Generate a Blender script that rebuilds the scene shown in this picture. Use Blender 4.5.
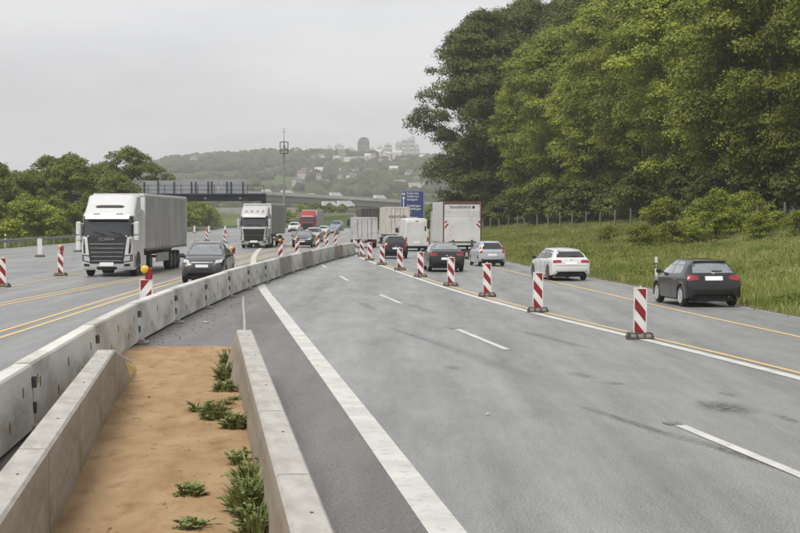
import bpy, bmesh, math, random
import numpy as np
from mathutils import Vector, Matrix
from mathutils.bvhtree import BVHTree

for o in list(bpy.data.objects):
    bpy.data.objects.remove(o)
scn = bpy.context.scene
col = scn.collection
R = math.radians

# ------------------------------------------------------------------ camera
cam_d = bpy.data.cameras.new('camera')
cam = bpy.data.objects.new('camera', cam_d)
col.objects.link(cam)
cam.location = (0, 0, 2.7)
cam.rotation_euler = (R(90), 0, 0)
cam_d.sensor_width = 36
cam_d.lens = 72.45
cam_d.shift_y = -0.0612
cam_d.clip_start = 0.3
cam_d.clip_end = 20000
scn.camera = cam

# ------------------------------------------------------------------ sky, sun, exposure
SUN_EL, SUN_AZ = 58, 215        # azimuth clockwise from +Y: the soft sun stands behind the camera, to the left
world = bpy.data.worlds.new('World')
scn.world = world
world.use_nodes = True
wn, wl = world.node_tree.nodes, world.node_tree.links
wn.clear()
w_out = wn.new('ShaderNodeOutputWorld')
w_bg = wn.new('ShaderNodeBackground')
w_bg2 = wn.new('ShaderNodeBackground')
w_add = wn.new('ShaderNodeAddShader')
w_sky = wn.new('ShaderNodeTexSky')
w_sky.sky_type = 'NISHITA'
w_sky.sun_disc = False
w_sky.sun_elevation = R(SUN_EL)
w_sky.sun_rotation = R(SUN_AZ)
w_sky.dust_density = 6.0
w_bg.inputs['Strength'].default_value = 0.012
wl.new(w_sky.outputs[0], w_bg.inputs['Color'])
w_tc = wn.new('ShaderNodeTexCoord')
w_map = wn.new('ShaderNodeMapping')
w_map.inputs['Scale'].default_value = (1.0, 1.0, 4.5)
w_noise = wn.new('ShaderNodeTexNoise')
w_noise.inputs['Scale'].default_value = 3.4
w_noise.inputs['Detail'].default_value = 6
w_noise.inputs['Roughness'].default_value = 0.5
w_ramp = wn.new('ShaderNodeValToRGB')
w_ramp.color_ramp.elements[0].position = 0.38
w_ramp.color_ramp.elements[0].color = (0.525, 0.53, 0.545, 1)
w_ramp.color_ramp.elements[1].position = 0.62
w_ramp.color_ramp.elements[1].color = (0.68, 0.68, 0.685, 1)
wl.new(w_tc.outputs['Generated'], w_map.inputs[0])
wl.new(w_map.outputs[0], w_noise.inputs['Vector'])
wl.new(w_noise.outputs['Fac'], w_ramp.inputs[0])
wl.new(w_ramp.outputs[0], w_bg2.inputs['Color'])
w_bg2.inputs['Strength'].default_value = 0.655
wl.new(w_bg.outputs[0], w_add.inputs[0])
wl.new(w_bg2.outputs[0], w_add.inputs[1])
wl.new(w_add.outputs[0], w_out.inputs[0])

sun_d = bpy.data.lights.new('sun', 'SUN')
sun_d.energy = 1.5
sun_d.angle = R(28)
sun_d.color = (1.0, 0.97, 0.92)
sun = bpy.data.objects.new('sun', sun_d)
col.objects.link(sun)
az, el = R(SUN_AZ), R(SUN_EL)
sdir = Vector((math.sin(az) * math.cos(el), math.cos(az) * math.cos(el), math.sin(el)))
sun.rotation_euler = (-sdir).to_track_quat('-Z', 'Y').to_euler()
sun.location = (0, 0, 60)

vs = scn.view_settings
vs.view_transform = 'Standard'
vs.look = 'None'
vs.gamma = 1
vs.exposure = 0.9
vs.use_curve_mapping = False
scn.render.engine = 'CYCLES'

rng = np.random.default_rng(7)
random.seed(7)

# ------------------------------------------------------------------ materials
MATS = {}


def pmat(name, c1, c2=None, scale=4.0, rough=0.6, metal=0.0, bump=0.0, bscale=40.0, spec=0.5,
         stretch=(1, 1, 1), detail=5, coat=0.0, lo=0.35, hi=0.65, dirt=None, dirt_scale=1.5, dlo=0.5, dhi=0.75,
         rand=0.0, trans=0.0, emit=0.0, rvar=0.0):
    """A node material: two tones mixed by noise, optional dirt layer, bump and per-object variation."""
    if name in MATS:
        return MATS[name]
    m = bpy.data.materials.new(name)
    m.use_nodes = True
    n, l = m.node_tree.nodes, m.node_tree.links
    b = n['Principled BSDF']
    b.inputs['Roughness'].default_value = rough
    b.inputs['Metallic'].default_value = metal
    b.inputs['Specular IOR Level'].default_value = spec
    if coat:
        b.inputs['Coat Weight'].default_value = coat
        b.inputs['Coat Roughness'].default_value = 0.08
    tc = n.new('ShaderNodeTexCoord')
    mp = n.new('ShaderNodeMapping')
    mp.inputs['Scale'].default_value = stretch
    l.new(tc.outputs['Object'], mp.inputs[0])
    c2 = c2 or tuple(x * 0.88 for x in c1)
    ns = n.new('ShaderNodeTexNoise')
    ns.inputs['Scale'].default_value = scale
    ns.inputs['Detail'].default_value = detail
    l.new(mp.outputs[0], ns.inputs['Vector'])
    rp = n.new('ShaderNodeValToRGB')
    rp.color_ramp.elements[0].position = lo
    rp.color_ramp.elements[1].position = hi
    rp.color_ramp.elements[0].color = (*c1, 1)
    rp.color_ramp.elements[1].color = (*c2, 1)
    l.new(ns.outputs['Fac'], rp.inputs[0])
    out = rp.outputs[0]
    if dirt:
        nd = n.new('ShaderNodeTexNoise')
        nd.inputs['Scale'].default_value = dirt_scale
        nd.inputs['Detail'].default_value = 7
        nd.inputs['Roughness'].default_value = 0.65
        l.new(mp.outputs[0], nd.inputs['Vector'])
        mr = n.new('ShaderNodeMapRange')
        mr.inputs[1].default_value = dlo
        mr.inputs[2].default_value = dhi
        l.new(nd.outputs['Fac'], mr.inputs[0])
        mx = n.new('ShaderNodeMixRGB')
        mx.inputs[2].default_value = (*dirt, 1)
        l.new(mr.outputs[0], mx.inputs[0])
        l.new(out, mx.inputs[1])
        out = mx.outputs[0]
    if rand:
        oi = n.new('ShaderNodeObjectInfo')
        mr2 = n.new('ShaderNodeMapRange')
        mr2.inputs[3].default_value = 1 - rand
        mr2.inputs[4].default_value = 1 + rand
        l.new(oi.outputs['Random'], mr2.inputs[0])
        hs = n.new('ShaderNodeHueSaturation')
        l.new(mr2.outputs[0], hs.inputs['Value'])
        l.new(out, hs.inputs['Color'])
        out = hs.outputs[0]
    l.new(out, b.inputs['Base Color'])
    if rvar:
        mr3 = n.new('ShaderNodeMapRange')
        mr3.inputs[3].default_value = max(0.02, rough - rvar)
        mr3.inputs[4].default_value = min(1, rough + rvar)
        l.new(ns.outputs['Fac'], mr3.inputs[0])
        l.new(mr3.outputs[0], b.inputs['Roughness'])
    if bump:
        nb = n.new('ShaderNodeTexNoise')
        nb.inputs['Scale'].default_value = bscale
        nb.inputs['Detail'].default_value = 6
        l.new(tc.outputs['Object'], nb.inputs['Vector'])
        bp = n.new('ShaderNodeBump')
        bp.inputs['Strength'].default_value = bump
        bp.inputs['Distance'].default_value = 0.02
        l.new(nb.outputs['Fac'], bp.inputs['Height'])
        l.new(bp.outputs[0], b.inputs['Normal'])
    if trans:
        tr = n.new('ShaderNodeBsdfTranslucent')
        l.new(out, tr.inputs['Color'])
        ms = n.new('ShaderNodeMixShader')
        ms.inputs[0].default_value = trans
        l.new(b.outputs[0], ms.inputs[1])
        l.new(tr.outputs[0], ms.inputs[2])
        l.new(ms.outputs[0], n['Material Output'].inputs['Surface'])
    if emit:
        l.new(out, b.inputs['Emission Color'])
        b.inputs['Emission Strength'].default_value = emit
    MATS[name] = m
    return m


def nd(nodes, typ, **kw):
    x = nodes.new(typ)
    for k, v in kw.items():
        setattr(x, k, v)
    return x


def asphalt(name, c_lo, c_hi, rough=0.5, stains=(), streak_dir=-0.12, patch=(0.022, 0.022, 0.022)):
    """Road surface: aggregate speckle, long wheel tracks, blotches, and stains at given places (x, y, half length, half width, angle)."""
    m = bpy.data.materials.new(name)
    m.use_nodes = True
    n, l = m.node_tree.nodes, m.node_tree.links
    b = n['Principled BSDF']
    tc = n.new('ShaderNodeTexCoord')
    co = tc.outputs['Object']
    mp = n.new('ShaderNodeMapping')
    mp.inputs['Rotation'].default_value = (0, 0, math.atan(streak_dir) * -1)
    mp.inputs['Scale'].default_value = (0.75, 0.022, 1)
    l.new(co, mp.inputs[0])
    n1 = n.new('ShaderNodeTexNoise'); n1.inputs['Scale'].default_value = 1.0; n1.inputs['Detail'].default_value = 6
    n1.inputs['Roughness'].default_value = 0.6
    l.new(mp.outputs[0], n1.inputs['Vector'])
    n2 = n.new('ShaderNodeTexNoise'); n2.inputs['Scale'].default_value = 0.7; n2.inputs['Detail'].default_value = 10
    n2.inputs['Roughness'].default_value = 0.74
    mp2 = n.new('ShaderNodeMapping'); mp2.inputs['Rotation'].default_value = mp.inputs['Rotation'].default_value; mp2.inputs['Scale'].default_value = (1.6, 0.3, 1)
    l.new(co, mp2.inputs[0]); l.new(mp2.outputs[0], n2.inputs['Vector'])
    n3 = n.new('ShaderNodeTexNoise'); n3.inputs['Scale'].default_value = 42; n3.inputs['Detail'].default_value = 3
    l.new(co, n3.inputs['Vector'])
    a = n.new('ShaderNodeMath'); a.operation = 'ADD'
    l.new(n1.outputs['Fac'], a.inputs[0]); l.new(n2.outputs['Fac'], a.inputs[1])
    rp = n.new('ShaderNodeMapRange')
    rp.inputs[1].default_value = 0.70; rp.inputs[2].default_value = 1.30
    l.new(a.outputs[0], rp.inputs[0])
    mx = n.new('ShaderNodeMixRGB')
    mx.inputs[1].default_value = (*c_lo, 1); mx.inputs[2].default_value = (*c_hi, 1)
    l.new(rp.outputs[0], mx.inputs[0])
    sp = n.new('ShaderNodeMapRange')
    sp.inputs[1].default_value = 0.3; sp.inputs[2].default_value = 0.7; sp.inputs[3].default_value = 0.5; sp.inputs[4].default_value = 1.5
    l.new(n3.outputs['Fac'], sp.inputs[0])
    hs = n.new('ShaderNodeMixRGB'); hs.blend_type = 'MULTIPLY'; hs.inputs[0].default_value = 1
    l.new(mx.outputs[0], hs.inputs[1]); l.new(sp.outputs[0], hs.inputs[2])
    out = hs.outputs[0]
    for (x, y, hl, hw, ang, amt) in stains:
        ms = n.new('ShaderNodeMapping'); ms.vector_type = 'TEXTURE'
        ms.inputs['Location'].default_value = (x, y, 0)
        ms.inputs['Rotation'].default_value = (0, 0, ang)
        ms.inputs['Scale'].default_value = (hw, hl, 1)
        l.new(co, ms.inputs[0])
        ln = n.new('ShaderNodeVectorMath'); ln.operation = 'LENGTH'
        l.new(ms.outputs[0], ln.inputs[0])
        mr = n.new('ShaderNodeMapRange')
        mr.inputs[1].default_value = 1.0; mr.inputs[2].default_value = 0.35; mr.inputs[3].default_value = 0; mr.inputs[4].default_value = 1
        l.new(ln.outputs['Value'], mr.inputs[0])
        nz = n.new('ShaderNodeTexNoise'); nz.inputs['Scale'].default_value = 9; nz.inputs['Detail'].default_value = 8; nz.inputs['Roughness'].default_value = 0.75
        l.new(co, nz.inputs['Vector'])
        m3 = n.new('ShaderNodeMapRange'); m3.inputs[1].default_value = 0.36; m3.inputs[2].default_value = 0.56
        l.new(nz.outputs['Fac'], m3.inputs[0])
        mm = n.new('ShaderNodeMath'); mm.operation = 'MULTIPLY'
        l.new(mr.outputs[0], mm.inputs[0]); l.new(m3.outputs[0], mm.inputs[1])
        m4 = n.new('ShaderNodeMath'); m4.operation = 'MULTIPLY'; m4.inputs[1].default_value = amt
        l.new(mm.outputs[0], m4.inputs[0])
        xx = n.new('ShaderNodeMixRGB'); xx.inputs[2].default_value = (*patch, 1)
        l.new(m4.outputs[0], xx.inputs[0]); l.new(out, xx.inputs[1])
        out = xx.outputs[0]
    l.new(out, b.inputs['Base Color'])
    rr = n.new('ShaderNodeMapRange')
    rr.inputs[3].default_value = rough + 0.1; rr.inputs[4].default_value = rough - 0.08
    l.new(rp.outputs[0], rr.inputs[0])
    l.new(rr.outputs[0], b.inputs['Roughness'])
    bp = n.new('ShaderNodeBump'); bp.inputs['Strength'].default_value = 0.35; bp.inputs['Distance'].default_value = 0.01
    l.new(n3.outputs['Fac'], bp.inputs['Height']); l.new(bp.outputs[0], b.inputs['Normal'])
    MATS[name] = m
    return m


# ------------------------------------------------------------------ mesh helpers
class MB:
    """Collects shapes; build() links them as one mesh object."""

    def __init__(s):
        s.v, s.f, s.m, s.cur = [], [], [], 0

    def add(s, vs_, fs_):
        o = len(s.v)
        s.v += [tuple(p) for p in vs_]
        s.f += [tuple(i + o for i in f) for f in fs_]
        s.m += [s.cur] * len(fs_)
        return s

    def box(s, x0, x1, y0, y1, z0, z1, c=0.0):
        if x0 > x1: x0, x1 = x1, x0
        if y0 > y1: y0, y1 = y1, y0
        if z0 > z1: z0, z1 = z1, z0
        if c <= 0:
            v = [(x, y, z) for z in (z0, z1) for y in (y0, y1) for x in (x0, x1)]
            return s.add(v, [(0, 2, 3, 1), (4, 5, 7, 6), (0, 1, 5, 4), (2, 6, 7, 3), (0, 4, 6, 2), (1, 3, 7, 5)])
        c = min(c, (x1 - x0) * .49, (y1 - y0) * .49, (z1 - z0) * .49)
        bm = bmesh.new()
        pts = []
        for x, sx in ((x0, 1), (x1, -1)):
            for y, sy in ((y0, 1), (y1, -1)):
                for z, sz in ((z0, 1), (z1, -1)):
                    pts += [(x, y + sy * c, z + sz * c), (x + sx * c, y, z + sz * c), (x + sx * c, y + sy * c, z)]
        for p in pts: bm.verts.new(p)
        bmesh.ops.convex_hull(bm, input=bm.verts)
        bm.verts.index_update()
        vv = [v.co[:] for v in bm.verts]; ff = [[q.index for q in f.verts] for f in bm.faces]
        bm.free()
        return s.add(vv, ff)

    def prism(s, poly, axis, a, b):
        """Extrude a 2D polygon along an axis; poly is in the other two axes, in x, y, z order."""
        n = len(poly)

        def P(p, t):
            return {'x': (t, p[0], p[1]), 'y': (p[0], t, p[1]), 'z': (p[0], p[1], t)}[axis]
        v = [P(p, a) for p in poly] + [P(p, b) for p in poly]
        f = [tuple(range(n))[::-1], tuple(range(n, 2 * n))] + [(i, (i + 1) % n, n + (i + 1) % n, n + i) for i in range(n)]
        return s.add(v, f)

    def tube(s, path, rad, n=6, cap=True):
        path = [Vector(p) for p in path]
        rad = rad if isinstance(rad, (list, tuple)) else [rad] * len(path)
        v, f = [], []
        for i, p in enumerate(path):
            d = (path[min(i + 1, len(path) - 1)] - path[max(i - 1, 0)]).normalized()
            u = d.cross(Vector((0, 0, 1)))
            if u.length < 1e-3: u = d.cross(Vector((1, 0, 0)))
            u.normalize(); w = d.cross(u)
            for k in range(n):
                a = 2 * math.pi * k / n
                v.append(p + (u * math.cos(a) + w * math.sin(a)) * rad[i])
        for i in range(len(path) - 1):
            for k in range(n):
                f.append((i * n + k, i * n + (k + 1) % n, (i + 1) * n + (k + 1) % n, (i + 1) * n + k))
        if cap:
            f.append(tuple(range(n))[::-1]); f.append(tuple(range((len(path) - 1) * n, len(path) * n)))
        return s.add(v, f)

    def lathe(s, prof, axis='x', n=24, c=(0, 0, 0)):
        """Spin (axial, radius) pairs."""
        v, f = [], []
        for (a, r) in prof:
            for k in range(n):
                t = 2 * math.pi * k / n
                p, q = r * math.cos(t), r * math.sin(t)
                v.append({'x': (a + c[0], p + c[1], q + c[2]), 'y': (p + c[0], a + c[1], q + c[2]), 'z': (p + c[0], q + c[1], a + c[2])}[axis])
        for i in range(len(prof) - 1):
            for k in range(n):
                f.append((i * n + k, i * n + (k + 1) % n, (i + 1) * n + (k + 1) % n, (i + 1) * n + k))
        f.append(tuple(range(n))[::-1]); f.append(tuple(range((len(prof) - 1) * n, len(prof) * n)))
        return s.add(v, f)

    def mesh(s, name, mats, smooth=None):
        me = bpy.data.meshes.new(name)
        me.from_pydata(s.v, [], s.f)
        for m in (mats if isinstance(mats, (list, tuple)) else [mats]):
            me.materials.append(m)
        if any(s.m): me.polygons.foreach_set('material_index', s.m)
        bm = bmesh.new(); bm.from_mesh(me); bmesh.ops.recalc_face_normals(bm, faces=bm.faces); bm.to_mesh(me); bm.free()
        if smooth:
            me.shade_smooth(); me.set_sharp_from_angle(angle=R(smooth))
        return me

    def build(s, name, mats, parent=None, smooth=None):
        return link(name, s.mesh(name, mats, smooth), parent)


def link(name, me, parent=None):
    o = bpy.data.objects.new(name, me)
    col.objects.link(o)
    if parent: o.parent = parent
    return o


def tag(o, label, cat, group=None):
    o['label'] = label
    o['category'] = cat
    if group: o['group'] = group
    return o


def thing(name, label, cat, loc=(0, 0, 0), rz=0.0, group=None, scale=1.0):
    o = bpy.data.objects.new(name, None)
    o.empty_display_size = 0.2
    col.objects.link(o)
    o.location = loc
    o.rotation_euler = (0, 0, rz)
    o.scale = (scale, scale, scale)
    return tag(o, label, cat, group)


def struct(o):
    o['kind'] = 'structure'
    return o


def copy_tree(o, parent=None):
    c = o.copy()
    col.objects.link(c)
    c.parent = parent
    for ch in list(o.children):
        copy_tree(ch, c)
    return c


def fast_mesh(name, verts, faces, mat, smooth=False):
    """verts (N,3), faces (M,k) arrays."""
    me = bpy.data.meshes.new(name)
    verts = np.asarray(verts, dtype=np.float32); faces = np.asarray(faces, dtype=np.int32)
    k = faces.shape[1]
    me.vertices.add(len(verts)); me.vertices.foreach_set('co', verts.ravel())
    me.loops.add(faces.size); me.loops.foreach_set('vertex_index', faces.ravel())
    me.polygons.add(len(faces))
    me.polygons.foreach_set('loop_start', np.arange(0, faces.size, k, dtype=np.int32))
    me.polygons.foreach_set('loop_total', np.full(len(faces), k, dtype=np.int32))
    if smooth: me.polygons.foreach_set('use_smooth', np.ones(len(faces), dtype=bool))
    me.update(calc_edges=True)
    me.validate()
    me.materials.append(mat)
    return me


def text_mesh(txt, size, mat, depth=0.004, spacing=1.0, font_scale=(1, 1)):
    """Flat lettering in the XZ plane, facing -Y, centred at the origin."""
    c = bpy.data.curves.new('lettering', 'FONT')
    c.body = txt; c.size = size; c.extrude = depth; c.align_x = 'CENTER'; c.align_y = 'CENTER'; c.space_character = spacing; c.resolution_u = 2
    c.offset = size * 0.012
    t = bpy.data.objects.new('lettering', c)
    col.objects.link(t)
    dg = bpy.context.evaluated_depsgraph_get(); dg.update()
    me = bpy.data.meshes.new_from_object(t.evaluated_get(dg))
    bpy.data.objects.remove(t)
    me.transform(Matrix.Rotation(R(90), 4, 'X') @ Matrix.Diagonal((font_scale[0], font_scale[1], 1, 1)))
    me.materials.clear(); me.materials.append(mat)
    return me


def ribbon(pts, width, z, name, mat, parent=None, step=1.5):
    """A painted line: a strip of given width along ground points (x, y), following them smoothly."""
    pts = np.array(pts, float)
    seg = np.r_[0, np.cumsum(np.hypot(*np.diff(pts, axis=0).T))]
    n = max(2, int(seg[-1] / step))
    t = np.linspace(0, seg[-1], n)
    x, y = np.interp(t, seg, pts[:, 0]), np.interp(t, seg, pts[:, 1])
    if n > 12 and len(pts) > 2:
        k = np.ones(7) / 7
        for a in (x, y):
            p = np.pad(a, 3, mode='reflect', reflect_type='odd'); a[:] = np.convolve(p, k, 'valid')
    dx, dy = np.gradient(x), np.gradient(y)
    L = np.hypot(dx, dy); nx, ny = dy / L * width / 2, -dx / L * width / 2
    v = [(a + b, c + d, z) for a, b, c, d in zip(x, nx, y, ny)] + [(a - b, c - d, z) for a, b, c, d in zip(x, nx, y, ny)]
    f = [(i, i + 1, n + i + 1, n + i) for i in range(n - 1)]
    mb = MB(); mb.add(v, f)
    return mb.build(name, mat, parent)

# ------------------------------------------------------------------ shared materials
M_white = pmat('traffic_white', (0.74, 0.74, 0.72), (0.62, 0.61, 0.58), scale=3, rough=0.45, dirt=(0.42, 0.40, 0.36), dirt_scale=2.2, dlo=0.58, dhi=0.85)
M_red = pmat('traffic_red', (0.28, 0.012, 0.014), (0.20, 0.010, 0.012), scale=6, rough=0.42)
M_yellow_lens = pmat('yellow_lens', (0.75, 0.50, 0.02), (0.66, 0.42, 0.02), scale=8, rough=0.2, coat=0.5)
M_foot = pmat('recycled_foot', (0.055, 0.048, 0.042), (0.13, 0.115, 0.10), scale=9, rough=0.85, bump=0.5, bscale=60)
M_footslot = pmat('foot_slot_pale', (0.30, 0.27, 0.23), (0.20, 0.18, 0.15), scale=12, rough=0.9)  # paler tone for the slots in the beacon feet
M_tyre = pmat('tyre_rubber', (0.018, 0.018, 0.019), (0.035, 0.033, 0.031), scale=8, rough=0.85)
M_rim = pmat('alloy_rim', (0.55, 0.55, 0.56), (0.47, 0.47, 0.48), scale=6, rough=0.35, metal=0.15)
M_rimd = pmat('dark_rim', (0.16, 0.16, 0.165), (0.10, 0.10, 0.105), scale=6, rough=0.4, metal=0.5)
M_glass = pmat('tinted_glass', (0.015, 0.018, 0.02), (0.022, 0.026, 0.028), scale=1, rough=0.05, spec=0.9)
M_glass2 = pmat('painted_sky_glass', (0.30, 0.32, 0.33), (0.22, 0.24, 0.25), scale=1.5, rough=0.06, spec=1.0, metal=0.45, coat=1.0)  # pale, part-metal base colour paints the sky's reflection into the panes
M_black = pmat('black_plastic', (0.016, 0.016, 0.017), (0.026, 0.026, 0.027), scale=5, rough=0.55)
M_under = pmat('underbody', (0.012, 0.012, 0.012), (0.02, 0.019, 0.018), scale=4, rough=0.9)
M_tail = pmat('tail_lens', (0.36, 0.012, 0.016), (0.26, 0.01, 0.012), scale=9, rough=0.15, coat=0.6)
M_head = pmat('head_lens', (0.62, 0.64, 0.66), (0.34, 0.36, 0.38), scale=14, rough=0.12, coat=0.8)
M_plate = pmat('plate_white', (0.86, 0.86, 0.86), (0.82, 0.82, 0.82), scale=3, rough=0.4)
M_chrome = pmat('chrome', (0.62, 0.62, 0.63), (0.5, 0.5, 0.51), scale=5, rough=0.2, metal=0.9)
M_steel = pmat('galvanised_steel', (0.34, 0.34, 0.34), (0.25, 0.25, 0.25), scale=3, rough=0.5, metal=0.5, dirt=(0.18, 0.13, 0.09), dirt_scale=2)
M_dsteel = pmat('dark_steel', (0.06, 0.06, 0.062), (0.11, 0.09, 0.075), scale=10, rough=0.6, metal=0.4)
M_conc_w = pmat('white_concrete', (0.62, 0.61, 0.57), (0.50, 0.49, 0.45), scale=2.2, rough=0.8, bump=0.15, bscale=30, stretch=(1, 0.3, 1),
                dirt=(0.25, 0.235, 0.20), dirt_scale=1.9, dlo=0.50, dhi=0.76, rand=0.12)
M_conc_d = pmat('weathered_concrete', (0.36, 0.33, 0.28), (0.27, 0.25, 0.21), scale=2.5, rough=0.85, bump=0.15, bscale=30, dirt=(0.16, 0.14, 0.11), dirt_scale=2)
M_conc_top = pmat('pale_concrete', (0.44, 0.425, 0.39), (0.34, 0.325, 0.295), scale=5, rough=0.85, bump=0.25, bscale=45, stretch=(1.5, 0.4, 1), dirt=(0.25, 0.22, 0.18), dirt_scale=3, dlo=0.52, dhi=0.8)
M_conc_s = pmat('sandy_concrete', (0.27, 0.235, 0.185), (0.37, 0.335, 0.28), scale=2.2, rough=0.88, bump=0.25, bscale=35, stretch=(1, 0.22, 1.1),
                dirt=(0.20, 0.145, 0.09), dirt_scale=1.7, dlo=0.44, dhi=0.68)
M_ypaint = pmat('yellow_mark', (0.62, 0.43, 0.08), (0.50, 0.36, 0.10), scale=9, rough=0.7, dirt=(0.40, 0.36, 0.28), dirt_scale=8, dlo=0.5, dhi=0.62)
M_line_w = pmat('white_road_paint', (0.60, 0.59, 0.55), (0.48, 0.47, 0.44), scale=1.4, rough=0.6, dirt=(0.27, 0.265, 0.255), dirt_scale=7, dlo=0.54, dhi=0.74, bump=0.2, bscale=60)
M_line_wf = pmat('faded_white_paint', (0.40, 0.40, 0.385), (0.32, 0.32, 0.31), scale=3, rough=0.6, dirt=(0.16, 0.16, 0.16), dirt_scale=6, dlo=0.5, dhi=0.66)
M_line_y = pmat('yellow_road_tape', (0.62, 0.45, 0.17), (0.55, 0.42, 0.20), scale=2, rough=0.55, dirt=(0.30, 0.26, 0.2), dirt_scale=7, dlo=0.6, dhi=0.78)
M_grass = pmat('grass_ground', (0.12, 0.13, 0.035), (0.21, 0.19, 0.075), scale=0.35, rough=0.95, dirt=(0.08, 0.07, 0.03), dirt_scale=0.9, dlo=0.55, dhi=0.8, spec=0.1, bump=0.6, bscale=6)
M_blade = pmat('grass_blades', (0.17, 0.215, 0.042), (0.39, 0.395, 0.145), scale=2.6, rough=0.8, detail=4, trans=0.25, spec=0.15, dirt=(0.12, 0.165, 0.038), dirt_scale=0.25, dlo=0.44, dhi=0.62)
M_bark = pmat('bark', (0.07, 0.055, 0.04), (0.13, 0.11, 0.085), scale=3, rough=0.95, stretch=(2, 2, .3), bump=0.5, bscale=8)
M_leafA = pmat('leaf_dark_beech', (0.064, 0.088, 0.014), (0.128, 0.152, 0.024), scale=0.30, rough=0.6, trans=0.18, spec=0.25, rand=0.14)
M_leafB = pmat('leaf_spring_green', (0.134, 0.180, 0.017), (0.290, 0.325, 0.038), scale=0.30, rough=0.6, trans=0.13, spec=0.25, rand=0.16)
M_leafC = pmat('leaf_mid_green', (0.112, 0.144, 0.014), (0.238, 0.262, 0.030), scale=0.30, rough=0.6, trans=0.13, spec=0.25, rand=0.14)
M_leafD = pmat('leaf_roadside', (0.100, 0.138, 0.018), (0.205, 0.238, 0.038), scale=0.4, rough=0.6, trans=0.3, spec=0.25, rand=0.12)
M_weed = pmat('weed_leaf', (0.15, 0.20, 0.055), (0.30, 0.32, 0.12), scale=5, rough=0.6, trans=0.25, spec=0.3)

# ------------------------------------------------------------------ ground shape
XR_Y = np.array([-60, 0, 20, 44, 62, 76, 92, 107, 130, 165, 220, 300, 430, 600.])
XR_X = np.array([21, 15.6, 13.6, 10.95, 9.65, 8.3, 7.1, 6.2, 5.0, 3.0, 0.0, -4.0, -12.0, -24.])
XL_Y = np.array([-60, 100, 180, 350, 430, 600.])
XL_X = np.array([-34.0, -34.0, -35.0, -41.0, -46, -60])
xr = lambda y: np.interp(y, XR_Y, XR_X)
xl = lambda y: np.interp(y, XL_Y, XL_X)


def sstep(a, b, x):
    t = np.clip((x - a) / (b - a), 0, 1)
    return t * t * (3 - 2 * t)


def verge_z(d, y):
    """Height of the right-hand bank at distance d from the asphalt edge."""
    z = 0.02 - 0.16 * np.exp(-((d - 1.3) / 0.9) ** 2) + 2.75 * sstep(1.5, 30, d) ** 0.85
    z = z + 0.12 * np.sin(d * 0.5 + y * 0.11) * sstep(2, 8, d) + 0.08 * np.sin(y * 0.37 + d * 0.9) * sstep(2, 8, d)
    return z


def far_z(x, y):
    """Hills beyond the motorway, by distance r and bearing."""
    r = np.hypot(x, y)
    brg = np.degrees(np.arctan2(x, np.maximum(y, 1e-3)))
    brg = np.where(y <= 0, np.sign(x + 1e-9) * 120, brg)
    p = np.array([-120, -40, -16, -12, -9.5, -8.2, -5.3, -3.5, 0.7, 7, 20, 120])
    t = np.array([34, 34, 36, 40, 49, 61, 65.5, 66.5, 63, 60, 55, 40])
    top = np.interp(brg, p, t - 9) * 2300 / 1610
    s = sstep(800, 2350, r)
    h = top * (0.35 * s + 0.65 * s ** 1.25)
    h = h + sstep(2500, 5200, r) * np.interp(brg, p, [90, 90, 78, 72, 66, 20, 0, 0, 0, 0, 20, 40])
    bumps = 4.0 * np.sin(x * 0.006 + 1.3) * np.sin(y * 0.0043) + 2.5 * np.sin(x * 0.017 + y * 0.011)
    return h + bumps * sstep(900, 1500, r) + 3.0 * sstep(500, 800, r)


def ground_z(x, y):
    """Terrain height (kept below the road sheets and the bank sheet)."""
    x = np.asarray(x, float); y = np.asarray(y, float)
    d = x - xr(y)
    zr = np.where(d > 0, np.maximum(verge_z(np.minimum(d, 60), y), -0.2) - 0.35, -0.3)
    zr = np.where(d > 60, zr + 0.3, zr)
    dl = xl(y) - x
    zl = 0.05 * sstep(0, 1, dl) + 0.6 * sstep(2, 20, dl)
    z = np.where(dl > 0, zl - 0.3 * (1 - sstep(0, 1.0, dl)), zr)
    bank = 4.2 * sstep(405, 450, y) * (1 - 0.5 * sstep(500, 700, y))
    z = z * (1 - sstep(500, 800, np.hypot(x, y))) + bank
    return z + far_z(x, y)


# terrain: one sheet round the camera to the horizon, finer where the camera looks
ang = np.r_[np.arange(-180, -30, 6.0), np.arange(-30, -18, 1.0), np.arange(-18, 18, 0.3), np.arange(18, 30, 1.0), np.arange(30, 180.1, 6.0)]
rad = np.r_[np.geomspace(2, 500, 90), np.geomspace(500, 9000, 110)[1:]]
A, RR = np.meshgrid(np.radians(ang), rad)
TX, TY = np.sin(A) * RR, np.cos(A) * RR
TZ = ground_z(TX, TY)
na, nr = len(ang), len(rad)
i, j = np.meshgrid(np.arange(nr - 1), np.arange(na - 1), indexing='ij')
q = (i * na + j).ravel()
terr_v = np.c_[TX.ravel(), TY.ravel(), TZ.ravel()]
terr_f = np.c_[q, q + 1, q + na + 1, q + na]


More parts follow.
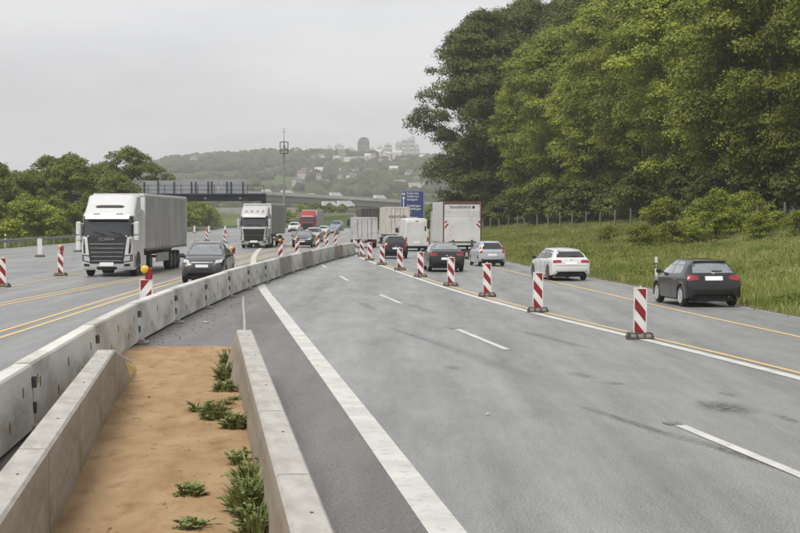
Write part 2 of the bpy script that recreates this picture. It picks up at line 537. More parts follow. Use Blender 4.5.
def terrain_material():
    m = bpy.data.materials.new('countryside')
    m.use_nodes = True
    n, l = m.node_tree.nodes, m.node_tree.links
    b = n['Principled BSDF']; b.inputs['Roughness'].default_value = 0.95; b.inputs['Specular IOR Level'].default_value = 0.1
    tc = n.new('ShaderNodeTexCoord')
    vo = n.new('ShaderNodeTexVoronoi'); vo.inputs['Scale'].default_value = 0.006
    mp = n.new('ShaderNodeMapping'); mp.inputs['Scale'].default_value = (1, 0.55, 1); mp.inputs['Rotation'].default_value = (0, 0, 0.5)
    l.new(tc.outputs['Object'], mp.inputs[0]); l.new(mp.outputs[0], vo.inputs['Vector'])
    rp = n.new('ShaderNodeValToRGB'); rp.color_ramp.interpolation = 'CONSTANT'
    cols = [(0.0, (0.075, 0.098, 0.032)), (0.25, (0.055, 0.080, 0.028)), (0.42, (0.115, 0.13, 0.052)), (0.6, (0.07, 0.10, 0.03)), (0.8, (0.16, 0.155, 0.075))]
    el = rp.color_ramp.elements
    el[0].position, el[0].color = 0, (*cols[0][1], 1)
    el[1].position, el[1].color = cols[1][0], (*cols[1][1], 1)
    for p, c in cols[2:]:
        e = el.new(p); e.color = (*c, 1)
    sp = n.new('ShaderNodeSeparateColor'); l.new(vo.outputs['Color'], sp.inputs[0]); l.new(sp.outputs[0], rp.inputs[0])
    ns = n.new('ShaderNodeTexNoise'); ns.inputs['Scale'].default_value = 0.05; ns.inputs['Detail'].default_value = 8
    l.new(tc.outputs['Object'], ns.inputs['Vector'])
    mr = n.new('ShaderNodeMapRange'); mr.inputs[1].default_value = .3; mr.inputs[2].default_value = .7; mr.inputs[3].default_value = 0.6; mr.inputs[4].default_value = 1.35
    l.new(ns.outputs['Fac'], mr.inputs[0])
    mx = n.new('ShaderNodeMixRGB'); mx.blend_type = 'MULTIPLY'; mx.inputs[0].default_value = 1
    l.new(rp.outputs[0], mx.inputs[1]); l.new(mr.outputs[0], mx.inputs[2])
    l.new(mx.outputs[0], b.inputs['Base Color'])
    return m


struct(link('terrain', fast_mesh('terrain', terr_v, terr_f, terrain_material(), smooth=True)))

# road: both carriageways and the hard shoulders as one asphalt sheet
STAINS = [(4.62, 22.9, 1.0, 0.46, 0.12, 1.0), (3.05, 21.2, 2.6, 0.13, 0.24, 0.75), (3.95, 18.0, 2.6, 0.14, 0.24, 0.8),
          (3.1, 27.6, 0.8, 0.2, 0.2, 0.6), (3.5, 26.2, 0.35, 0.2, 0.2, 0.7), (5.0, 24.6, 0.45, 0.16, 0.1, 0.55), (0.95, 29.0, 0.6, 0.16, 0.1, 0.5),
          (0.3, 36.8, 3.5, 0.14, 0.2, 0.6), (1.35, 39.5, 0.5, 0.4, 0.3, 0.5), (3.35, 36.0, 4.0, 0.2, 0.2, 0.55), (0.6, 48, 4.5, 0.18, 0.14, 0.5),
          (1.4, 31.5, 5.5, 0.28, 0.18, 0.4), (-1.0, 49, 4.0, 0.2, 0.13, 0.5), (5.2, 21.6, 0.7, 0.12, 0.1, 0.7)]
M_asph = asphalt('asphalt_worn', (0.138, 0.140, 0.135), (0.285, 0.288, 0.278), rough=0.46, stains=STAINS)
M_asph_l = asphalt('asphalt_left', (0.135, 0.134, 0.134), (0.260, 0.257, 0.250), rough=0.42, streak_dir=0.01)
M_asph_d = asphalt('asphalt_shoulder', (0.105, 0.101, 0.095), (0.175, 0.168, 0.159), rough=0.62)
M_asph_p = asphalt('asphalt_patch', (0.115, 0.110, 0.104), (0.175, 0.168, 0.158), rough=0.55)


def strip(name, ys, x0f, x1f, z, mat, nx=2, parent=None, zf=None):
    v, f = [], []
    for y in ys:
        a, b_ = float(x0f(y)), float(x1f(y))
        for k in range(nx):
            x = a + (b_ - a) * k / (nx - 1)
            v.append((x, y, z + (zf(x, y) if zf else 0)))
    for r_ in range(len(ys) - 1):
        for k in range(nx - 1):
            o = r_ * nx + k
            f.append((o, o + 1, o + nx + 1, o + nx))
    mb = MB(); mb.add(v, f)
    return mb.build(name, mat, parent)


road_ys = np.r_[np.arange(-40, 130, 2.0), np.arange(130, 436, 6.0)]
SB_Y = np.array([0, 7, 13.6, 20.2, 27.4, 34.5, 41.3, 47.6, 55, 60.7, 66.2, 72.7, 78.6, 83, 88, 93.5, 97.9, 103, 115, 125])
SB_X = np.array([-3.1, -3.55, -4.10, -4.61, -5.18, -5.61, -5.77, -5.80, -5.80, -5.72, -5.57, -5.42, -5.28, -5.08, -4.87, -4.65, -4.45, -4.2, -3.42, -2.7])
sbx = lambda y: float(np.interp(y, SB_Y, SB_X)) - 0.12          # centre line of the white barrier
road = struct(strip('road', road_ys, xl, lambda y: xr(y) + 0.05, 0.0, M_asph))
left_lane_sheet = struct(strip('left_carriageway', road_ys, lambda y: xl(y) + 0.05, lambda y: sbx(y) if y < 117 else min(-3.4, -3.4 - (y - 117) * 0.075), 0.004, M_asph_l))

# painted lines
SOL = [(2.75, -6), (0.40, 13.8), (-0.62, 22.6), (-5.29, 61.7), (-7.86, 86.1), (-10.0, 110), (-11.8, 134), (-13.5, 165), (-18, 230), (-23, 320)]
DASH = np.array([(6.3, 0), (4.19, 16.9), (3.55, 21.5), (2.13, 33.3), (1.32, 39.3), (-0.15, 52), (-0.85, 57.5), (-2.2, 68.5), (-4.2, 89), (-5.6, 105)])
WL = [(10.0, 0), (6.73, 27.1), (5.55, 34.8), (3.93, 44.4), (2.81, 52.6), (1.88, 60.6), (0.87, 70.1), (0.0, 79.0), (-1.0, 89.6), (-1.84, 98.8), (-2.6, 108), (-3.4, 118)]
RL = [(13.0, -10), (11.2, 10), (9.04, 36.4), (8.22, 44.6), (7.25, 57.5), (6.0, 74), (5.2, 86), (4.0, 105), (2.6, 130), (-0.6, 190)]
ribbon(SOL, 0.33, 0.008, 'lane_line', M_line_w, road)
for k in range(5):
    y0 = 14.9 + 18 * k - (0.4 if k > 1 else 0)
    ys = np.linspace(y0, y0 + 6, 6)
    ribbon([(np.interp(y, DASH[:, 1], DASH[:, 0]), y) for y in ys], 0.15, 0.008, 'lane_dash', M_line_w, road)
    mk = ribbon([(np.interp(y, DASH[:, 1], DASH[:, 0]) - 0.04, y) for y in (y0 + 6.02, y0 + 6.3)], 0.22, 0.0085, 'dash_end_patch', M_asph_d, road)  # short patch of darker asphalt past each dash's far end
ribbon(WL, 0.24, 0.008, 'lane_line', M_line_w, road)
ribbon([(x + 0.36, y) for x, y in WL], 0.13, 0.008, 'lane_line', M_line_y, road)
ribbon([(12.0, 0), (11.2, 10), (9.04, 36.4), (8.22, 44.6), (7.25, 57.5), (6.0, 74), (5.2, 86), (4.0, 105), (2.6, 130), (-0.6, 190)], 0.14, 0.008, 'lane_line', M_line_y, road)
ribbon([(float(xr(y)) - 0.35, y) for y in range(0, 300, 6)], 0.14, 0.008, 'lane_line', M_line_wf, road)
# left carriageway: two pairs of yellow tape, one single, worn white dashes
YL = [([(-9.2, 15), (-9.43, 38), (-9.75, 58.3), (-9.8, 72), (-9.7, 100), (-9.3, 150), (-10.5, 220), (-14, 320)], 0.14),
      ([(-8.75, 15), (-8.98, 38), (-9.3, 58.3), (-9.35, 72), (-9.25, 100), (-8.85, 150), (-10.1, 220), (-13.6, 320)], 0.14),
      ([(-13.4, 20), (-12.6, 50.3), (-12.1, 64.4), (-11.6, 76), (-11.2, 90), (-11.2, 110), (-11.0, 150), (-12.5, 220), (-16, 320)], 0.14),
      ([(-13.0, 20), (-12.2, 50.3), (-11.7, 64.4), (-11.2, 76), (-10.8, 90), (-10.8, 110), (-10.6, 150), (-12.1, 220), (-15.6, 320)], 0.14),
      ([(-15.0, 20), (-15.3, 61.7), (-15.4, 73), (-15.6, 95), (-16.2, 150), (-19, 230), (-23, 320)], 0.13)]
for p, w in YL:
    ribbon(p, w, 0.011, 'lane_line', M_line_y, road)
for x0 in (-19.2, -22.8):
    for k in range(9):
        y0 = 60 + 18 * k
        ribbon([(x0 - 0.0001 * (y0 - 60) ** 2, y0), (x0 - 0.0001 * (y0 - 54) ** 2, y0 + 6)], 0.16, 0.011, 'lane_dash', M_line_wf, road, step=3)
ribbon([(-27.2, 40), (-27.4, 110), (-28, 180), (-33, 330)], 0.3, 0.011, 'lane_line', M_line_wf, road)
ribbon([(-33.2, 40), (-33.2, 110), (-34.2, 180), (-40, 345)], 0.25, 0.011, 'lane_line', M_line_wf, road)

# dark shoulder between the solid line and the concrete wall, the patch behind the sand, the sand itself
RRX = lambda y: -0.52 - 0.1205 * (y - 9.7)                 # centre of the right-hand foreground wall
LRX = lambda y: -3.10 - 0.122 * (y - 13.9)                 # centre of the left-hand foreground wall
solx = lambda y: float(np.interp(y, [p[1] for p in SOL], [p[0] for p in SOL]))
struct(strip('hard_shoulder', np.arange(-20, 60.1, 2.0), lambda y: min(RRX(y), solx(y) - 0.3) if y < 38 else max(RRX(y) + 0.1, sbx(y)), lambda y: solx(y) + 0.1, 0.004, M_asph_d))
struct(strip('median_asphalt', np.arange(-20, 56.1, 2.0), lambda y: sbx(y), lambda y: RRX(y) - 0.0 if y < 38 else max(RRX(y) + 0.1, sbx(y) + 0.02), 0.0065, M_asph_p))
ribbon([(-2.95, 30.5), (-3.3, 34), (-3.72, 38.6), (-4.35, 45), (-5.0, 51), (-5.35, 55)], 0.06, 0.011, 'lane_line', M_line_wf, road)


def sand_material():
    m = pmat('building_sand', (0.315, 0.208, 0.112), (0.39, 0.27, 0.155), scale=0.9, rough=0.95, bump=0.7, bscale=34, spec=0.1, stretch=(2.2, 0.9, 1),
             dirt=(0.245, 0.15, 0.078), dirt_scale=1.6, dlo=0.5, dhi=0.72)
    return m


M_sand = sand_material()
sand_rand = rng.random((400, 3))


def sand_zf(x, y):
    e = min(1.0, max(0.0, (33.7 - y) / 1.6))
    return e * (0.05 + 0.010 * math.sin(x * 5.1 + y * 1.7) * math.sin(y * 2.3 - x) + 0.005 * math.sin(x * 11 + y * 4.1) + 0.02 * math.sin(y * 0.8 + x * 2)) - 0.012 * (1 - e)


sand_o = struct(strip('sand_bed', np.r_[np.arange(-6, 33, 0.22), 33.2, 33.5, 33.7], lambda y: LRX(y) + (sbx(y) + 0.04 - LRX(y)) * float(sstep(26.6, 28.2, y)),
                      lambda y: RRX(y) - 0.02, 0.018, M_sand, nx=22, zf=sand_zf))
for p in sand_o.data.polygons: p.use_smooth = True

M_soil = pmat('verge_soil', (0.13, 0.10, 0.065), (0.21, 0.17, 0.12), scale=3, rough=0.95, bump=0.6, bscale=20, spec=0.1)
struct(strip('verge_soil', np.arange(20, 200, 0.5), lambda y: float(xr(y)) - .12 - .16 * abs(math.sin(y * .71) * math.sin(y * 1.93)), lambda y: float(xr(y)) + .35, 0.0095, M_soil))

# grass bank on the right
vy = np.r_[np.arange(-40, 120, 1.5), np.arange(120, 440, 4.0)]
vd = np.r_[0.0, 0.3, 0.7, 1.2, 1.8, np.arange(2.5, 30, 1.0), np.arange(30, 62, 3.0)]
VD, VY = np.meshgrid(vd, vy)
VX = xr(VY) + VD
edge_j = 0.10 * np.sin(VY * 1.9) * np.sin(VY * 0.53)
VX = VX + np.where(VD < 0.1, edge_j - 0.05, 0)
VZ = np.where(VD < 0.1, 0.006, verge_z(VD, VY) + 0.02)
nv = len(vd)
i, j = np.meshgrid(np.arange(len(vy) - 1), np.arange(nv - 1), indexing='ij')
q = (i * nv + j).ravel()
verge = struct(link('grass_bank', fast_mesh('grass_bank', np.c_[VX.ravel(), VY.ravel(), VZ.ravel()], np.c_[q, q + 1, q + nv + 1, q + nv], M_grass, smooth=True)))
bank_z = lambda x, y: float(verge_z(max(x - float(xr(y)), 0), y)) + 0.02
terr_z = lambda x, y: float(ground_z(x, y))


# standing grass on the bank and along the left rail (nobody could count it)
def blades(n, fx, fy, fz, hmin, hmax, wmin, wmax, lean=0.35, per=5, spread=0.16):
    cx, cy = fx, fy
    n = len(cx)
    X = np.repeat(cx, per) + rng.normal(0, spread, n * per)
    Y = np.repeat(cy, per) + rng.normal(0, spread, n * per)
    Z = fz(X, Y) - 0.03
    tone = np.repeat(rng.random(n), per)
    h = (hmin + (hmax - hmin) * tone) * rng.uniform(0.6, 1.15, n * per)
    w = rng.uniform(wmin, wmax, n * per)
    a = rng.uniform(0, 2 * np.pi, n * per)
    la = rng.uniform(0, 2 * np.pi, n * per); lm = rng.uniform(0.05, lean, n * per) * h
    dx, dy = np.cos(a) * w / 2, np.sin(a) * w / 2
    b0 = np.c_[X - dx, Y - dy, Z]; b1 = np.c_[X + dx, Y + dy, Z]
    mx_, my_ = X + np.cos(la) * lm * 0.35, Y + np.sin(la) * lm * 0.35
    m0 = np.c_[mx_ - dx * .7, my_ - dy * .7, Z + h * .6]; m1 = np.c_[mx_ + dx * .7, my_ + dy * .7, Z + h * .6]
    t = np.c_[X + np.cos(la) * lm, Y + np.sin(la) * lm, Z + h]
    N = n * per
    v = np.stack([b0, b1, m1, m0, t], 1).reshape(-1, 3)
    base = np.arange(N) * 5
    f = np.concatenate([np.c_[base, base + 1, base + 2], np.c_[base, base + 2, base + 3], np.c_[base + 3, base + 2, base + 4]])
    return v, f


nG = 80000
gy = 34 + 215 * rng.random(nG) ** 1.75
gd = -0.04 + 30 * rng.random(nG) ** 1.1
gx = xr(gy) + gd
keep = (gx / gy < 0.30) & (gx / gy > -0.02)
gx, gy = gx[keep], gy[keep]
clump = np.sin(gx * 0.9 + gy * 0.31) + np.sin(gx * 0.37 - gy * 0.53 + 2) + rng.normal(0, 0.6, len(gx))
kk = clump > -1.6
gx, gy = gx[kk], gy[kk]
v, f = blades(0, gx, gy, lambda x, y: verge_z(np.maximum(x - xr(y), 0), y) + 0.02, 0.10, 0.46, 0.018, 0.045, lean=0.6, per=4)
go = link('bank_grass', fast_mesh('bank_grass', v, f, M_blade))
go['kind'] = 'stuff'
tag(go, 'tall yellow-green grass covering the bank right of the motorway', 'grass')
nL = 9000
ly = rng.uniform(110, 420, nL)
lx = xl(ly) - 0.3 - rng.random(nL) * 9
v, f = blades(0, lx, ly, lambda x, y: ground_z(x, y), 0.3, 0.9, 0.05, 0.10)
go = link('rail_grass', fast_mesh('rail_grass', v, f, M_blade))
go['kind'] = 'stuff'
tag(go, 'rough grass growing behind the guard rail on the left', 'grass')

# ------------------------------------------------------------------ white temporary barrier
SBJ = [-6.0, 0.6, 7.1, 13.6, 20.2, 27.3, 34.4, 41.1, 47.8, 54.4, 60.5, 66.4, 72.4, 78.2, 83.5, 88.7, 93.8, 98.6, 103.4, 108.1, 112.6, 117.0]
ORD = ['first', 'second', 'third', 'fourth', 'fifth', 'sixth', 'seventh', 'eighth', 'ninth', 'tenth', 'eleventh', 'twelfth', 'thirteenth', 'fourteenth',
       'fifteenth', 'sixteenth', 'seventeenth', 'eighteenth', 'nineteenth', 'twentieth', 'twenty-first', 'twenty-second']
M_notch = pmat('notch_rust', (0.10, 0.085, 0.06), (0.30, 0.23, 0.07), scale=3, rough=0.9, rand=0.4)
M_joint = pmat('joint_gap_shade', (0.05, 0.048, 0.045), (0.08, 0.075, 0.07), scale=7, rough=0.9)  # near-black tone stands in for the shade inside the joint gaps
notch_me = MB().prism([(-0.035, -0.05), (0.035, -0.05), (0.03, 0.03), (0.0, 0.08), (-0.03, 0.03)], 'x', 0, 0.03).mesh('notch', M_notch)
coup_mb = MB(); coup_mb.box(0, 0.035, -0.05, 0.05, 0, 0.14, 0.01); coup_mb.lathe([(0, 0.03), (0.14, 0.03)], 'z', 8, (0.03, 0, 0))
coup_me = coup_mb.mesh('coupler', M_dsteel, 40)
foot_mb = MB(); foot_mb.box(-0.32, 0.36, -0.22, 0.22, 0, 0.05, 0.012); foot_mb.box(-0.24, 0.26, -0.16, 0.16, 0.045, 0.1, 0.015)
foot_me = foot_mb.mesh('foot', M_conc_d)
nvis = 0
for k in range(3, len(SBJ) - 1):
    y0, y1 = SBJ[k], SBJ[k + 1]
    p0, p1 = Vector((sbx(y0), y0)), Vector((sbx(y1), y1))
    mid = (p0 + p1) / 2; L = (p1 - p0).length
    rz = -math.atan2(p1.x - p0.x, p1.y - p0.y)
    nvis += 1
    dark = nvis in (10, 12, 16)
    lab = ('%s white concrete barrier segment, counted from the left frame edge along the curved row' % ORD[nvis - 1]) if not dark else \
        ('brownish weathered concrete barrier segment, %s in the curved white row' % ORD[nvis - 1])
    if k == len(SBJ) - 2: lab = 'last white concrete barrier segment of the curved row, beside the far beacons'
    t = thing('concrete_barrier', lab, 'barrier', (mid.x, mid.y, 0.008), rz, 'temporary concrete barrier row')
    h = L / 2 - 0.035
    t.location.x += random.uniform(-.012, .012); t.rotation_euler = (0, random.uniform(-.006, .006), rz + random.uniform(-.0035, .0035))
    mb = MB()
    tz = 0.87 + random.uniform(-0.012, 0.012)
    sec = [(-0.155, 0.06), (0.155, 0.06), (0.155, 0.13), (0.115, tz - 0.03), (0.095, tz), (-0.095, tz), (-0.115, tz - 0.03), (-0.155, 0.13)]
    mb.prism(sec, 'y', -h, h)
    body = mb.build('body', M_conc_d if dark else M_conc_w, t)
    g = MB(); g.box(-0.07, 0.075, h - 0.001, h + 0.07, 0.07, tz - 0.05); g.build('joint_shade_fill', M_joint, t)  # dark block added between segments to read as the gap's shade
    fo = link('foot', foot_me, t); fo.location = (0, h, 0)
    if y0 < 6 + 60:
        for z in (0.24, 0.56):
            c = link('coupler', coup_me, t); c.location = (0.125, h + 0.01, z)
    if y0 < 75:
        for a in range(5):
            yy = -h + (a + 0.5) * 2 * h / 5 + (0.12 if a % 2 else -0.1)
            zz = 0.28 if a % 2 else 0.56
            c = link('lifting_notch', notch_me, t)
            c.location = (0.155 - 0.04 * (zz - 0.13) / 0.71 - 0.022, yy, zz)
        c = link('lifting_notch', notch_me, t); c.location = (0.128 - 0.022, h - 0.5, 0.3)
        c = link('lifting_notch', notch_me, t); c.location = (0.128 - 0.022, -h + 0.4, 0.62)

# ------------------------------------------------------------------ foreground concrete walls beside the sand
GRP = 'low concrete walls beside the sand bed'


def wall_unit(y0, y1, fx, label, side, w0=0.14, h=0.8, flare=0.0, ramp=None, mark=False):
    p0, p1 = Vector((fx(y0), y0)), Vector((fx(y1), y1))
    mid = (p0 + p1) / 2; L = (p1 - p0).length; rz = -math.atan2(p1.x - p0.x, p1.y - p0.y)
    t = thing('concrete_wall_block', label, 'concrete wall', (mid.x, mid.y, 0.004), rz, GRP)
    hl = L / 2 - 0.014
    n = 7
    v, f = [], []
    mb = MB()
    rows = []
    for a in range(n):
        u = a / (n - 1); y = -hl + 2 * hl * u
        fl = flare * u
        hh = h if not ramp else h + (ramp - h) * u
        sl = -fl if side < 0 else 0; sr = fl if side > 0 else 0
        rows.append([(-w0 + sl, y, 0), (-w0 + sl * 0.8, y, min(0.12, hh * .3)), (-w0 + 0.008, y, hh - 0.025), (-w0 + 0.03, y, hh), (w0 - 0.03, y, hh), (w0 - 0.008, y, hh - 0.025), (w0 + sr * 0.8, y, min(0.12, hh * .3)), (w0 + sr, y, 0)])
    K = 8
    v = [p for r_ in rows for p in r_]
    top, rest = [], []
    for a in range(n - 1):
        for k in range(K):
            q_ = (a * K + k, a * K + (k + 1) % K, (a + 1) * K + (k + 1) % K, (a + 1) * K + k)
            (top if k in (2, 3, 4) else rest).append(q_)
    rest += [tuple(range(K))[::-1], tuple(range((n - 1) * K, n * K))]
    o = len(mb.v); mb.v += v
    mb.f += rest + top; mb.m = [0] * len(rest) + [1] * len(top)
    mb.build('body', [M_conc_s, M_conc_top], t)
    s = MB()
    s.box(-w0 + 0.01, w0 - 0.01, -hl - 0.026, -hl + 0.0, 0.03, h - 0.03)
    s.build('joint_mortar', M_joint, t)  # recessed mortar, its near-black tone carrying the gap's shade
    if not ramp:
        d = MB(); d.lathe([(0, 0.012), (0.006, 0.012)], 'z', 10, (0.03, hl * 0.2, h)); d.build('lifting_plug', M_dsteel, t)
    if mark:
        m_ = MB()
        sx = 1 if side > 0 else -1
        v = []
        for uu, zz in ((0.50, 0.40), (0.92, 0.34), (0.96, 0.14), (0.62, 0.10)):
            y = -hl + 2 * hl * uu; fl = flare * uu
            hh = h if not ramp else h + (ramp - h) * uu
            zz *= hh / 0.5
            tt = min(1, max(0, (zz - 0.12) / (hh - 0.145))); xx = (w0 + fl * 0.8) * (1 - tt) + (w0 - 0.008) * tt
            v.append((sx * (xx + 0.006), y, zz))
        m_.add(v + [(p[0] - sx * 0.02, p[1], p[2]) for p in v], [(0, 1, 2, 3), (7, 6, 5, 4), (0, 1, 5, 4), (1, 2, 6, 5), (2, 3, 7, 6), (3, 0, 4, 7)])
        m_.build('yellow_mark', M_ypaint, t)
    return t


for k, (a, b_) in enumerate([(9.9, 13.2), (13.2, 16.5), (16.5, 19.8), (19.8, 23.1)]):
    wall_unit(a, b_, LRX, ['nearest fully seen block of the left sandy wall, bottom left corner',
              'second block of the left sandy wall from the bottom corner', 'third block of the left sandy wall, pale streaked face', 'fourth block of the left sandy wall, just before its sloped end'][k], 1)
wall_unit(23.1, 28.0, LRX, 'sloping end block with yellow mark closing the left sandy wall', 1, flare=0.14, ramp=0.22, mark=True)
for k, (a, b_) in enumerate([(8.0, 11.9), (11.9, 15.8), (15.8, 19.8), (19.8, 23.8)]):
    wall_unit(a, b_, RRX, ['nearest block of the right wall at the bottom of the picture', 'second block of the right wall beside the grassy weeds',
              'third block of the right wall, between two weed clumps', 'fourth block of the right wall, before its flared end'][k], -1)
wall_unit(23.8, 27.2, RRX, 'flared end block closing the right wall by the weed clump', -1, flare=0.24)

# ------------------------------------------------------------------ striped beacons


def clip_poly(poly, x0, x1, z0, z1):
    for ax, lim, sgn in ((0, x0, 1), (0, x1, -1), (1, z0, 1), (1, z1, -1)):
        out = []
        for k in range(len(poly)):
            a, b_ = poly[k], poly[(k + 1) % len(poly)]
            ia, ib = (a[ax] - lim) * sgn >= 0, (b_[ax] - lim) * sgn >= 0
            if ia: out.append(a)
            if ia != ib:
                t = (lim - a[ax]) / (b_[ax] - a[ax]); out.append((a[0] + t * (b_[0] - a[0]), a[1] + t * (b_[1] - a[1])))
        poly = out
        if not poly: return []
    return poly


def rrect(x0, x1, z0, z1, r, n=4):
    p = []
    for cx, cz, a0 in ((x1 - r, z0 + r, -90), (x1 - r, z1 - r, 0), (x0 + r, z1 - r, 90), (x0 + r, z0 + r, 180)):
        for k in range(n + 1):
            a = R(a0 + 90 * k / n); p.append((cx + r * math.cos(a), cz + r * math.sin(a)))
    return p


def make_beacon(lean, lamp, white_only=False):
    """lean +1: red bars fall to the right; -1: fall to the left."""
    t = thing('traffic_beacon', 'x', 'traffic beacon')
    pm = MB(); pm.prism(rrect(-0.145, 0.145, 0.09, 1.13, 0.03), 'y', -0.022, 0.022)
    pan = pm.build('panel', M_white, t)
    if not white_only:
        rim = MB()
        for yy in (-0.03, 0.022):
            rim.box(-0.145, -0.128, yy, yy + 0.008, 0.1, 1.12); rim.box(0.128, 0.145, yy, yy + 0.008, 0.1, 1.12)
            rim.box(-0.127, 0.127, yy, yy + 0.008, 1.105, 1.122)
        rim.build('panel_rim', M_white, t)
        for c in (0.13, 0.63, 1.13):
            b = [(-0.16, c + 0.16 * lean * 1.25 + 0.02), (-0.16, c + 0.16 * lean * 1.25 + 0.27), (0.16, c - 0.16 * lean * 1.25 + 0.27), (0.16, c - 0.16 * lean * 1.25 + 0.02)]
            b = [(x, z - 0.14) for x, z in b]
            pl = clip_poly(b, -0.122, 0.122, 0.13, 1.10)
            if len(pl) > 2:
                s = MB(); s.prism(pl, 'y', -0.0255, -0.019); s.build('red_stripe', M_red, t)
                s = MB(); s.prism([(-x, z) for x, z in pl], 'y', 0.019, 0.0255); s.build('red_stripe', M_red, t)
    kn = MB(); kn.lathe([(1.125, 0.02), (1.16, 0.02), (1.175, 0.012)], 'z', 8); kn.build('top_peg', M_white, t)
    ft = MB(); ft.prism([(-0.30, -0.12), (-0.26, -0.19), (0.26, -0.19), (0.30, -0.12), (0.30, 0.12), (0.26, 0.19), (-0.26, 0.19), (-0.30, 0.12)], 'z', 0.0, 0.07)
    ft.prism([(-0.27, -0.13), (0.27, -0.13), (0.25, 0.13), (-0.27, 0.13)], 'z', 0.068, 0.135)
    foot = ft.build('foot', M_foot, t)
    for x in (-0.17, 0.0, 0.17):
        s = MB(); s.box(x - 0.06, x + 0.06, -0.196, -0.125, 0.03, 0.105, 0.012); s.build('foot_slot', M_footslot, foot)
    if lamp:
        h = MB(); h.box(-0.02, 0.13, -0.05, 0.05, 1.12, 1.37, 0.015); hd = h.build('lamp_housing', M_red, t)
        d = MB(); d.lathe([(-0.11, 0.02), (-0.105, 0.06), (-0.08, 0.085), (-0.03, 0.09), (0.03, 0.09), (0.06, 0.08)], 'y', 18, (-0.03, 0, 1.34)); d.build('lamp_lens', M_yellow_lens, hd, 40)
    return t


protos = {}


def beacon(x, y, rz, label, group, lean=1, lamp=False, white=False, s=1.0):
    key = (lean, lamp, white)
    if key not in protos:
        protos[key] = make_beacon(lean, lamp, white); t = protos[key]
    else:
        t = copy_tree(protos[key])
    t.location = (x, y, 0.012); t.rotation_euler = (R(random.uniform(-1.2, 1.2)), R(random.uniform(-1.0, 1.0)), rz); t.scale = (s, s, s)
    tag(t, label, 'traffic beacon', group)
    return t


GR = 'red-white beacons along the right lane line'
BR = [(5.33, 35.8), (3.93, 45.9), (2.98, 54.9), (2.0, 63.4), (0.93, 73.0), (0.0, 82.3), (-1.02, 91.5), (-1.9, 101), (-2.62, 110.5), (-3.3, 118.5)]
for k, (x, y) in enumerate(BR):
    lab = ['nearest red-white striped beacon, standing left of the black hatchback', 'second red-white beacon, in front of the white estate car', 'third red-white beacon, below the small silver hatchback',
           'fourth red-white beacon, at the black saloon\'s right rear corner', 'fifth red-white beacon, just left of the black saloon', 'sixth red-white beacon in the right row, by the dark SUV\'s right rear corner',
           'seventh red-white beacon in the right row, left of the dark SUV', 'eighth red-white beacon in the right row, under the grey box truck', 'ninth red-white beacon in the right row, one before the last',
           'farthest red-white beacon of the right row, against the barrier end'][k]
    beacon(x, y, R(random.uniform(-6, 6)), lab, GR, 1)
GLm = 'beacons with yellow lamps behind the barrier'
for k, (x, y, s) in enumerate([(-5.92, 38.5, 1.08), (-7.0, 70.5, 1.0), (-6.75, 95.5, 1.0), (-6.55, 108, 1.0), (-5.9, 122, 1.0), (-5.7, 133, 1.0), (-5.5, 146, 1.0)]):
    lab = ['nearest lamp-topped beacon behind the white barrier, below the truck trailer', 'yellow-lamped beacon behind the barrier, in front of the second truck', 'yellow-lamped beacon beside the rear of the second truck',
           'yellow-lamped beacon in front of the oncoming dark saloon', 'yellow-lamped beacon, third from the far end of the barrier', 'yellow-lamped beacon, second from the far end of the barrier', 'farthest yellow-lamped beacon behind the barrier end'][k]
    beacon(x - (0.35 if k else 0.15), y, R(random.uniform(-8, 8)), lab, GLm, -1, True, s=s)
GL2 = 'beacons on the left carriageway'
for x, y, lab in [(-15.42, 62.5, 'red-white beacon cut by the left frame edge'), (-15.7, 74.5, 'lamp-topped red-white beacon standing left of the first truck'),
                  (-22.2, 185, 'far lamp-topped beacon seen between first truck and second truck, left one'), (-18.6, 171, 'far lamp-topped beacon just left of the second truck')]:
    beacon(x, y, R(random.uniform(-8, 8)), lab, GL2, 1, not lab.startswith('red-white'))
GL3 = 'plain white beacons seen from behind'
for x, y, lab in [(-24.6, 110, 'plain white beacon at far left before the guard rail'), (-25.2, 126, 'plain white beacon beside the first truck\'s mirror'), (-35.5, 278, 'far white beacon right behind the first trailer'),
                  (-33.0, 278, 'middle one of three far white beacons under the gantry'), (-30.2, 278, 'far white beacon nearest the second truck'), (-22, 300, 'far white beacon between second truck and red truck')]:
    beacon(x, y, R(random.uniform(-8, 8)), lab, GL3, 1, False, True, s=1.1)

# ------------------------------------------------------------------ roadside delineator post
t = thing('delineator_post', 'white roadside marker post with black band at the grass edge', 'marker post', (11.05, 69.5, -0.05))
mb = MB(); mb.prism([(-0.06, -0.05), (0.06, -0.05), (0.04, 0.06), (-0.04, 0.06)], 'z', 0, 0.85); mb.build('post', M_white, t)
mb = MB(); mb.prism([(-0.0605, -0.0505), (0.0605, -0.0505), (0.0405, 0.0605), (-0.0405, 0.0605)], 'z', 0.56, 0.80); bb = mb.build('black_band', M_black, t)
mb = MB(); mb.box(-0.02, 0.02, -0.056, -0.045, 0.6, 0.76); mb.build('reflector', M_head, bb)
mb = MB(); mb.prism([(-0.06, -0.05), (0.06, -0.05), (0.04, 0.06), (-0.04, 0.06)], 'z', 0.851, 1.05); mb.build('post_cap', M_white, t)
x, y = -33.5, 108
t = thing('delineator_post', 'small white marker post in front of the left guard rail', 'marker post', (-35.3, 144, 0.0))
mb = MB(); mb.prism([(-0.07, -0.05), (0.07, -0.05), (0.04, 0.06), (-0.04, 0.06)], 'z', -0.1, 1.25); mb.build('post', M_white, t)
mb = MB(); mb.prism([(-0.0705, -0.0505), (0.0705, -0.0505), (0.0405, 0.0605), (-0.0405, 0.0605)], 'z', 0.85, 1.05); mb.build('black_band', M_black, t)

